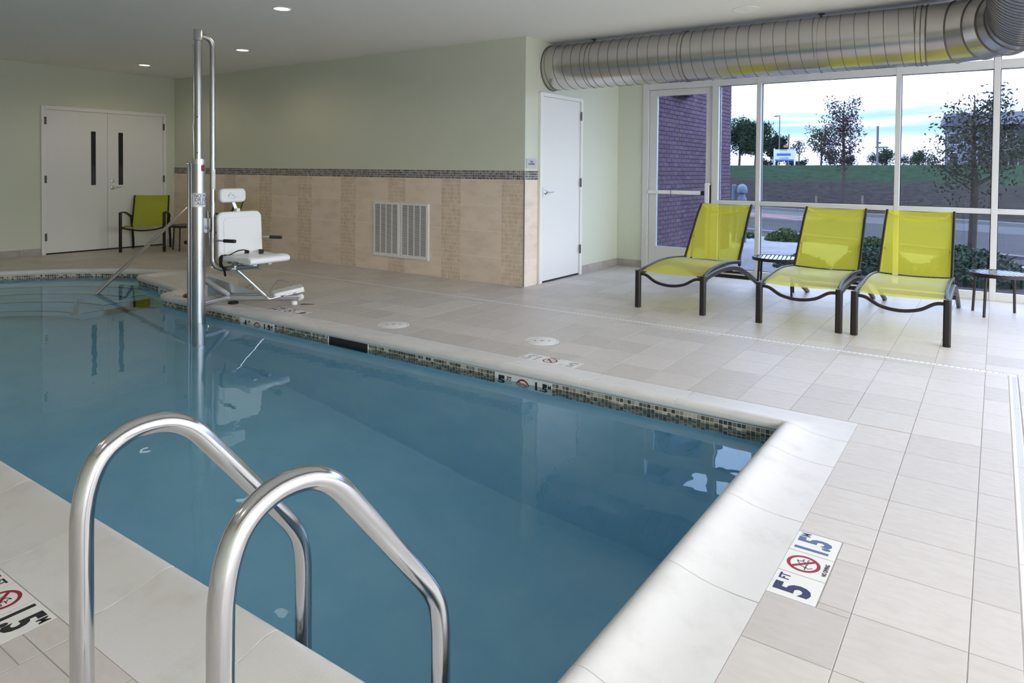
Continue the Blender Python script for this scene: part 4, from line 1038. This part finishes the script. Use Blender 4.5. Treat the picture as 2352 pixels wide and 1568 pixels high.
# ================================================================== outside
ex_, ey_ = V((.891, -.454)), V((.454, .891))      # along the road, away from the building
def W2(a, s): q = ex_*a+ey_*s; return (q.x, q.y)
def strip(mb, a0, a1, s0, s1, z0, z1=None, zb=None, n=1):
    z1 = z0 if z1 is None else z1
    P = [W2(a0, s0), W2(a1, s0), W2(a1, s1), W2(a0, s1)]
    if zb is None: mb.add([(*P[0], z0), (*P[1], z0), (*P[2], z1), (*P[3], z1)], [(0, 1, 2, 3)])
    else: mb.add([(*p, zb) for p in P]+[(*P[0], z0), (*P[1], z0), (*P[2], z1), (*P[3], z1)], [(0, 3, 2, 1), (4, 5, 6, 7), (0, 1, 5, 4), (1, 2, 6, 5), (2, 3, 7, 6), (3, 0, 4, 7)])
    return mb
ZG = -.05
struct('ground_bounce_slab', MB().box(XR+.16, -12, -.3, 14, 4.6, ZG), 'bounce_slab', 'unseen pale slab beyond the right glazing, added to bounce daylight in')  # unseen slab added to throw daylight up onto the ceiling
struct('ground_bed', MB().box(-14, YW+.16, -.3, XR+.15, 10.5, ZG-.035), 'mulch', 'dark planting bed outside the windows')
wk = MB(); wk.add([(-4.2, YW+.17, ZG), (-1.72, YW+.17, ZG), (-2.05, 6.7, ZG), (-1.9, 7.6, ZG), W2(-2, 6.35)+(ZG,), W2(14, 6.5)+(ZG,), W2(14, 7.35)+(ZG,), W2(-12, 7.35)+(ZG,), (-4.2, 8.0, ZG)], [(0, 1, 2, 3, 4, 7, 8), (4, 5, 6, 7)])
wk.v += [(q[0], q[1], ZG-.1) for q in wk.v[:9]]; wk.f += [(i, i+1, i+10, i+9) for i in range(8)]
struct('ground_walk', wk, 'concrete', 'pale concrete footpath outside the windows')
struct('ground_verge', strip(MB(), -40, 40, 7.35, 8.35, ZG-.02, zb=-.4), 'mulch', 'narrow planted verge before the road')
struct('ground_kerb', strip(strip(MB(), -40, 40, 8.35, 8.55, ZG+.03, zb=-.4), -40, 40, 16.8, 17.05, ZG+.06, zb=-.4), 'curb', 'low concrete kerbs along the road')
struct('ground_road', strip(MB(), -60, 60, 8.55, 16.8, ZG-.04, zb=-.4), 'asphalt', 'blue grey asphalt road')
struct('ground_far_lane', strip(MB(), -60, 60, 13.9, 16.8, ZG-.037, zb=-.2), 'asphalt2', 'paler far lane of the road')
md = struct('ground_median', strip(MB(), -40, -11.5, 12.1, 13.8, ZG+.03, zb=-.3), 'curb', 'paved median strip in the road')
pv = strip(MB(), 0, .62, 0, .40, .012, zb=0).raw('paver', 'paver')
for i in range(22):
    for j in range(3):
        q = W2(-11.9-.66*(i+1), 12.25+.46*j); put('paver', pv, md, (q[0], q[1], ZG+.03))
def gz(s): return ZG+.05 if s < 17.05 else (ZG+.05+1.9*min(1, (s-17.05)/21)**1.0 if s < 38.05 else 1.9+(s-38.05)*.0015)
lw_ = MB(); ss = [17.05+1.05*i for i in range(21)]+[60, 110, 190]; n = 24
for s in ss: lw_.v += [(*W2(-90+180*k/n, s), gz(s)+(random.uniform(-.03, .03) if s > 17.1 else 0)) for k in range(n+1)]
lw_.f = [(i*(n+1)+k, i*(n+1)+k+1, (i+1)*(n+1)+k+1, (i+1)*(n+1)+k) for i in range(len(ss)-1) for k in range(n)]
struct('ground_lawn', lw_, 'lawn', 'bare earth and grass bank rising beyond the road')
def ground(x, y): return gz(x*.454+y*.891)
# ---- brick wing of the building
BWX = -4.05
bw = struct('wall_brick', MB().box(BWX-.25, YW+.165, -.3, BWX-.012, 7.62, 3.6), 'mortar', 'purple red brick wing wall outside the glass door')
hb, lb = .0668, .203; bricks = []
for r in range(46):
    z = ZG-.05+r*hb
    if z > 2.86: break
    y = YW+.17-(lb/2 if r % 2 else 0)
    while y < 7.62:
        a, c = max(y, YW+.168), min(y+lb, 7.62)
        if c-a > .03:
            pr = project((BWX, (a+c)/2, z)); bricks.append((pr[2] if (c-a > lb-.002 and .3 < z < 2.75) else 99, a, c, z))
        y += lb
bricks.sort(key=lambda q: -q[0] if q[0] < 90 else 1)
bricks.sort(key=lambda q: q[0])
bme = MB().box(-.012, .005, .005, 0, lb-.005, hb-.005).raw('brick', 'brick'); bf = MB()
for k, (d, a, c, z) in enumerate(bricks):
    if k < 296 and d < 90: put('brick', bme, bw, (BWX, a, z))
    else: bf.box(BWX-.012, a+.005, z+.005, BWX, c-.005, z+hb-.005)
y = YW+.17
while y < 7.6:
    bf.box(BWX-.012, y+.004, 2.875, BWX+.004, min(y+.068, 7.62)-.004, 3.08); y += .068
bf.box(BWX-.012, YW+.17, 3.09, BWX, 7.62, 3.6)
tag(put('distant_bricks', bf.raw('distant_bricks', 'brick_far'), bw), kind='stuff')
part('coping_ledge', MB().box(BWX-.3, YW+.165, 3.09, BWX+.05, 7.68, 3.12), 'mortar', bw)
wl = thing('wall_light', 'grey half round light on the brick wall, seen through the glass door', 'light fixture', (BWX, 5.05, 2.56))
sh = MB(); n = 16; pf = []
for k in range(n+1):
    a = PI*k/n; pf.append((.17*math.sin(a), -.38*math.cos(a)))
sh.prism(pf, 0, .15); part('shade', sh, 'bluegrey', wl, bevel=.01); part('lens', MB().prism([(p[0]*.85, p[1]*.85) for p in pf], -.012, 0), 'black', wl)
vb_ = thing('vent_pipe', 'blue grey bollard beside the brick wing', 'bollard', (-4.34, 8.8, ZG)); part('post', MB().tube([(0, 0, 0), (0, 0, 1.15)], .042, 16), 'bluegrey', vb_, bevel=.004); part('cap', MB().lathe([(0, 1.16), (.03, 1.158), (.044, 1.15)], seg=16), 'bluegrey', vb_)
vb2 = thing('gas_vent', 'hooded blue grey vent next to the bollard', 'vent', (-4.18, 8.8, ZG))
part('stack', MB().lathe([(.095, 0), (.095, .86), (.06, .95), (.06, 1.0)], seg=24), 'bluegrey', vb2); part('hood', MB().lathe([(.105, 1.0), (.105, 1.06), (.09, 1.12), (.05, 1.165), (0, 1.18)], seg=24), 'bluegrey', vb2)
# ---- plants
def leaf_quad(mb, c, size, rnd):
    a = V((rnd.gauss(0, 1), rnd.gauss(0, 1), rnd.gauss(0, 1))).normalized(); b = a.orthogonal().normalized(); b.rotate(Matrix.Rotation(rnd.uniform(0, 6.28), 3, a))
    l = b*size; w_ = a.cross(b)*size*.42
    mb.add([c-l, c+w_-l*.1, c+l, c-w_-l*.1], [(0, 1, 2, 3)])
def tree(name, label, x, y, h, trunk_r, crown, nleaf, size, m, seed, cat='tree', nbr=12, group=None, fork=.3, gappy=.0, up=.9):
    """crown = (centre height, horizontal radius, vertical radius)"""
    rnd = random.Random(seed); z0 = ground(x, y) if x*.454+y*.891 > 17 else ZG-.04
    t = thing(name, label, cat, (x, y, z0), group=group)
    ch_, rx, rz = crown; mb = MB(); top = h*.93
    mb.tube([(0, 0, -.05), (.01*h, 0, h*fork), (0, .01*h, h*.6), (0, 0, top)], trunk_r, 8, scales=[1, .85, .55, .12])
    tips = []
    for k in range(nbr):
        zb = h*fork+(top-h*fork)*(k/nbr)*.85; a = rnd.uniform(0, 6.28); ln = rx*rnd.uniform(.6, 1.05)*(1-.35*k/nbr)
        e = V((math.cos(a)*ln, math.sin(a)*ln, zb+ln*up*rnd.uniform(.5, 1.2)))
        e.z = min(e.z, ch_+rz*1.02)
        s_ = V((0, 0, zb)); m_ = s_.lerp(e, .5)+V((0, 0, -.08*ln)); mb.tube([s_, m_, e], trunk_r*.22, 5, scales=[1, .6, .2]); tips += [m_, e, s_.lerp(e, .75)]
    part('trunk', mb, 'bark', t)
    lv = MB()
    for _ in range(nleaf):
        if rnd.random() < .62 and tips:
            c = rnd.choice(tips)+V((rnd.gauss(0, .16), rnd.gauss(0, .16), rnd.gauss(0, .16)))*rx
        else:
            q = V((rnd.gauss(0, 1), rnd.gauss(0, 1), rnd.gauss(0, 1))).normalized()*(rnd.random()**.4); c = V((q.x*rx, q.y*rx, ch_+q.z*rz))
        leaf_quad(lv, c, size*rnd.uniform(.6, 1.2), rnd)
    tag(put('foliage', lv.raw('foliage', m), t), kind='stuff'); return t
tree('young_tree', 'young leafy tree close outside the right window, trunk visible', -.27, 7.6, 2.85, .062, (1.80, .72, .92), 3000, .038, 'leaf_olive', 5, nbr=30, fork=.42, up=.7)
part('stake', MB().tube([(.03, .10, 0), (.02, .08, 1.28)], .032, 8), 'wood', bpy.data.objects['young_tree'])
tree('purple_tree', 'slender purple leaved tree on the bank outside the middle window', -4.86, 24, 4.3, .075, (2.55, .80, 1.35), 3000, .055, 'leaf_purple', 9, nbr=22, fork=.30, up=1.9)
for k, (x, y, h, r) in enumerate(((-20.0, 61, 4.6, 1.5), (-17.4, 57, 3.9, 1.4), (-17.6, 65, 2.9, 1.1))):
    tree('roadside_tree', ['dense dark round tree nearest the brick wing', 'dense dark round tree right of the first one', 'smaller dark tree beside the pale sign board'][k], x, y, h, .12, (h*.62, r, h*.40), 5200, .14, 'leaf_dark', 20+k, fork=.2, group='dark trees on the bank')
tree('light_tree', 'airy olive tree behind the purple one', -12.6, 60, 3.4, .09, (2.2, 1.25, 1.2), 1500, .12, 'leaf_olive', 31, fork=.3)
tree('light_tree', 'small thin tree behind the pale sign board', -14.0, 58, 2.3, .06, (1.5, .75, .7), 520, .10, 'leaf_olive', 33, fork=.35)
rb = random.Random(4)
BL = ['low dark bush on the skyline left of the signal pole', 'low dark bush on the skyline behind the purple tree', 'dark bush on the skyline right of the signal pole', 'rounded dark bush beside the window mullion', 'low bush on the skyline left of the young tree', 'bush on the skyline behind the young tree', 'dark bush at the foot of the grey building', 'low hedge behind the pale sign board', 'low bush under the dark round trees']
for k, (u, h, r) in enumerate(((-10.7, .9, .7), (-12.6, 1.5, 1.0), (-9.3, 1.3, 1.1), (-8.1, 1.7, .8), (-6.7, 1.1, 1.0), (-5.2, 1.2, 1.1), (1.6, 2.4, 1.2), (-15.6, .55, 1.0), (-19.6, .6, 1.2))):
    tree('skyline_bush', BL[k], u, (61, 64, 69, 65, 70, 64, 69, 64, 69)[k] if u < 1 else 60, h, .06, (h*.5, r, h*.5), 1300, .10, 'leaf_dark', 50+k, cat='bush', fork=.1, nbr=8, group='bushes on the skyline')
def shrub(label, x, y, rx, ry, h, n, seed, m='leaf_shrub', size=.035):
    rnd = random.Random(seed); t = thing('shrub', label, 'shrub', (x, y, ZG-.035), group='low shrubs outside the windows'); lv = MB(); st = MB()
    for _ in range(14):
        a = rnd.uniform(0, 6.28); r = rnd.uniform(.3, .9); st.tube([(0, 0, 0), (math.cos(a)*rx*r*.5, math.sin(a)*ry*r*.5, h*.5), (math.cos(a)*rx*r, math.sin(a)*ry*r, h*rnd.uniform(.5, .95))], .006, 4)
    part('stems', st, 'bark', t)
    for _ in range(n):
        a = rnd.uniform(0, 6.28); r = rnd.random()**.5; z = h*(1-r*r*.8)*rnd.uniform(.15, 1.05)
        leaf_quad(lv, V((math.cos(a)*rx*r, math.sin(a)*ry*r, z)), size*rnd.uniform(.6, 1.3), rnd)
    tag(put('foliage', lv.raw('foliage', m), t), kind='stuff')
shrub('low shrub on the verge seen left of the middle lounger', -3.55, 9.75, .42, .38, .28, 1500, 1, 'leaf_green')
shrub('small dark shrub on the verge behind the first lounger', -4.35, 9.9, .25, .3, .15, 500, 2, 'leaf_dark')
shrub('bushy verge shrub seen between the second and third loungers', -1.80, 8.75, .40, .40, .30, 1500, 3, 'leaf_green')
shrub('grey green juniper just outside, between the second and third loungers', -1.46, 6.35, .50, .8, .36, 3400, 4)
shrub('spreading juniper just outside, right of the third lounger', -.20, 6.0, .68, .75, .42, 4200, 5)
shrub('low juniper outside behind the right side table', .98, 5.2, .45, .6, .30, 2600, 6)
shrub('small juniper outside behind the table between the loungers', -2.35, 5.7, .40, .55, .22, 1500, 7)
shrub('verge shrub beside the young tree trunk', -.45, 8.9, .32, .3, .22, 900, 8, 'leaf_dark')
# ---- street furniture
def at_ground(x, y): return (x, y, ground(x, y))
lm = thing('street_lamp', 'tall thin street lamp behind the pale sign board', 'street lamp', at_ground(-14.9, 55)); part('pole', MB().tube([(0, 0, 0), (0, 0, 4.2)], .055, 10, scales=[1, .7]), 'steelpole', lm); part('arm', MB().box(-.42, -.04, 4.13, 0, .04, 4.19), 'steelpole', lm); part('lamp_head', MB().box(-.44, -.06, 4.09, -.14, .06, 4.16), 'steelpole', lm)
p2 = thing('sign_pole', 'dark pole with a small amber panel beside the sign board', 'pole', at_ground(-14.27, 55.5)); part('pole', MB().tube([(0, 0, 0), (0, 0, 2.65)], .06, 10), 'steelpole', p2); part('panel', MB().box(-.40, -.03, 1.55, -.05, .03, 1.75), 'amber', p2)
sb = thing('sign_board', 'pale blue real estate board on two posts on the bank', 'sign', at_ground(-13.27, 50)); 
for s in (-1, 1): part('post', MB().box(s*.74-.05, -.05, -.1, s*.74+.05, .05, 1.30), 'signwhite', sb)
zb_ = .36
part('board', MB().box(-.76, -.04, zb_, .76, .04, zb_+.86), 'signwhite', sb); part('lower_band', MB().box(-.765, -.045, zb_-.02, .765, .045, zb_+.10), 'signblue', sb); part('blue_panel', MB().box(-.56, -.046, zb_+.37, .46, -.035, zb_+.56), 'signblue', sb)
fx = lambda c: V((c.x, -.047-c.z, c.y))
put('lettering', text_mesh('FOR SALE', .13, 'signblue', .004, .9, fn=fx), sb, (-.06, 0, zb_+.80)); put('lettering', text_mesh('913.432.8900', .15, 'signblue', .004, .85, fn=fx), sb, (-.04, 0, zb_+.19))
put('lettering', text_mesh('- - - - - - - - - - -', .09, 'signblue', 0, .9, fn=fx), sb, (-.04, 0, zb_+.66))
tp = thing('signal_pole', 'dark traffic pole with a street name blade', 'pole', at_ground(-7.6, 55)); part('pole', MB().tube([(0, 0, 0), (0, 0, 3.1)], .085, 10), 'steelpole', tp); part('name_blade', MB().box(-.16, -.04, 1.40, .72, .04, 1.52), 'steelpole', tp); part('signal_box', MB().box(-.08, -.08, 1.72, .24, .08, 1.88), 'steelpole', tp); part('mast_arm', MB().tube([(0, 0, 1.46), (1.25, 0, 1.42)], .02, 8), 'steelpole', tp)
for k, (x, q) in enumerate(((-4.1, 'short wooden stake in the earth bank, right one'), (-5.72, 'short wooden stake in the earth bank, left one'))):
    t = thing('survey_stake', q, 'stake', at_ground(x, 23.6), group='stakes on the bank'); part('shaft', MB().box(-.035, -.02, -.05, .035, .02, .32), 'wood', t); part('point', MB().prism([(-.035, -.02), (.035, -.02), (.035, .02), (-.035, .02)], .32, .34), 'wood', t)
# ---- grey building far right
bd = thing('apartment_building', 'grey blue two storey building beyond the young tree', 'building', (0, 72, 1.9))
part('wall', MB().box(-4.0, 0, -.6, 9.0, 8, 3.9).box(-4.0, -1.2, -.6, -1.4, 0, 3.9), 'stucco', bd)
rf = MB(); rf.prism([(-1.7, 0), (4.2, 1.55), (10, 0)], -4.4, 9.4, fn=lambda q: (q[2], q[0]-.1, 3.9+q[1])); part('roof', rf, 'roof', bd)
gb_ = MB(); gb_.prism([(-4.3, 0), (-2.7, 1.3), (-1.1, 0)], -1.45, 2, fn=lambda q: (q[0], q[2], 3.9+q[1])); part('gable', gb_, 'roof', bd)
for x, z in ((-3.3, .4), (-3.3, 2.2), (-2.2, 2.2), (1.0, 2.4), (2.6, 2.4), (4.2, 2.4), (1.2, .3)):
    y = -1.22 if x < -1.4 else -.02
    wn_ = part('window', MB().box(x-.38, y-.02, z-.05, x+.38, y+.02, z+1.05), 'signwhite', bd); part('pane', MB().box(x-.32, y-.03, z, x+.32, y, z+1.0), 'darkglass', wn_)
part('porch', MB().box(-1.2, -1.0, 1.6, 3.4, 0, 1.75).box(-1.1, -.9, -.6, -.95, -.75, 1.6).box(3.2, -.9, -.6, 3.35, -.75, 1.6), 'stucco', bd); part('door_recess', MB().box(-.2, -.03, -.6, 1.8, .0, 1.5), 'darkglass', bd)
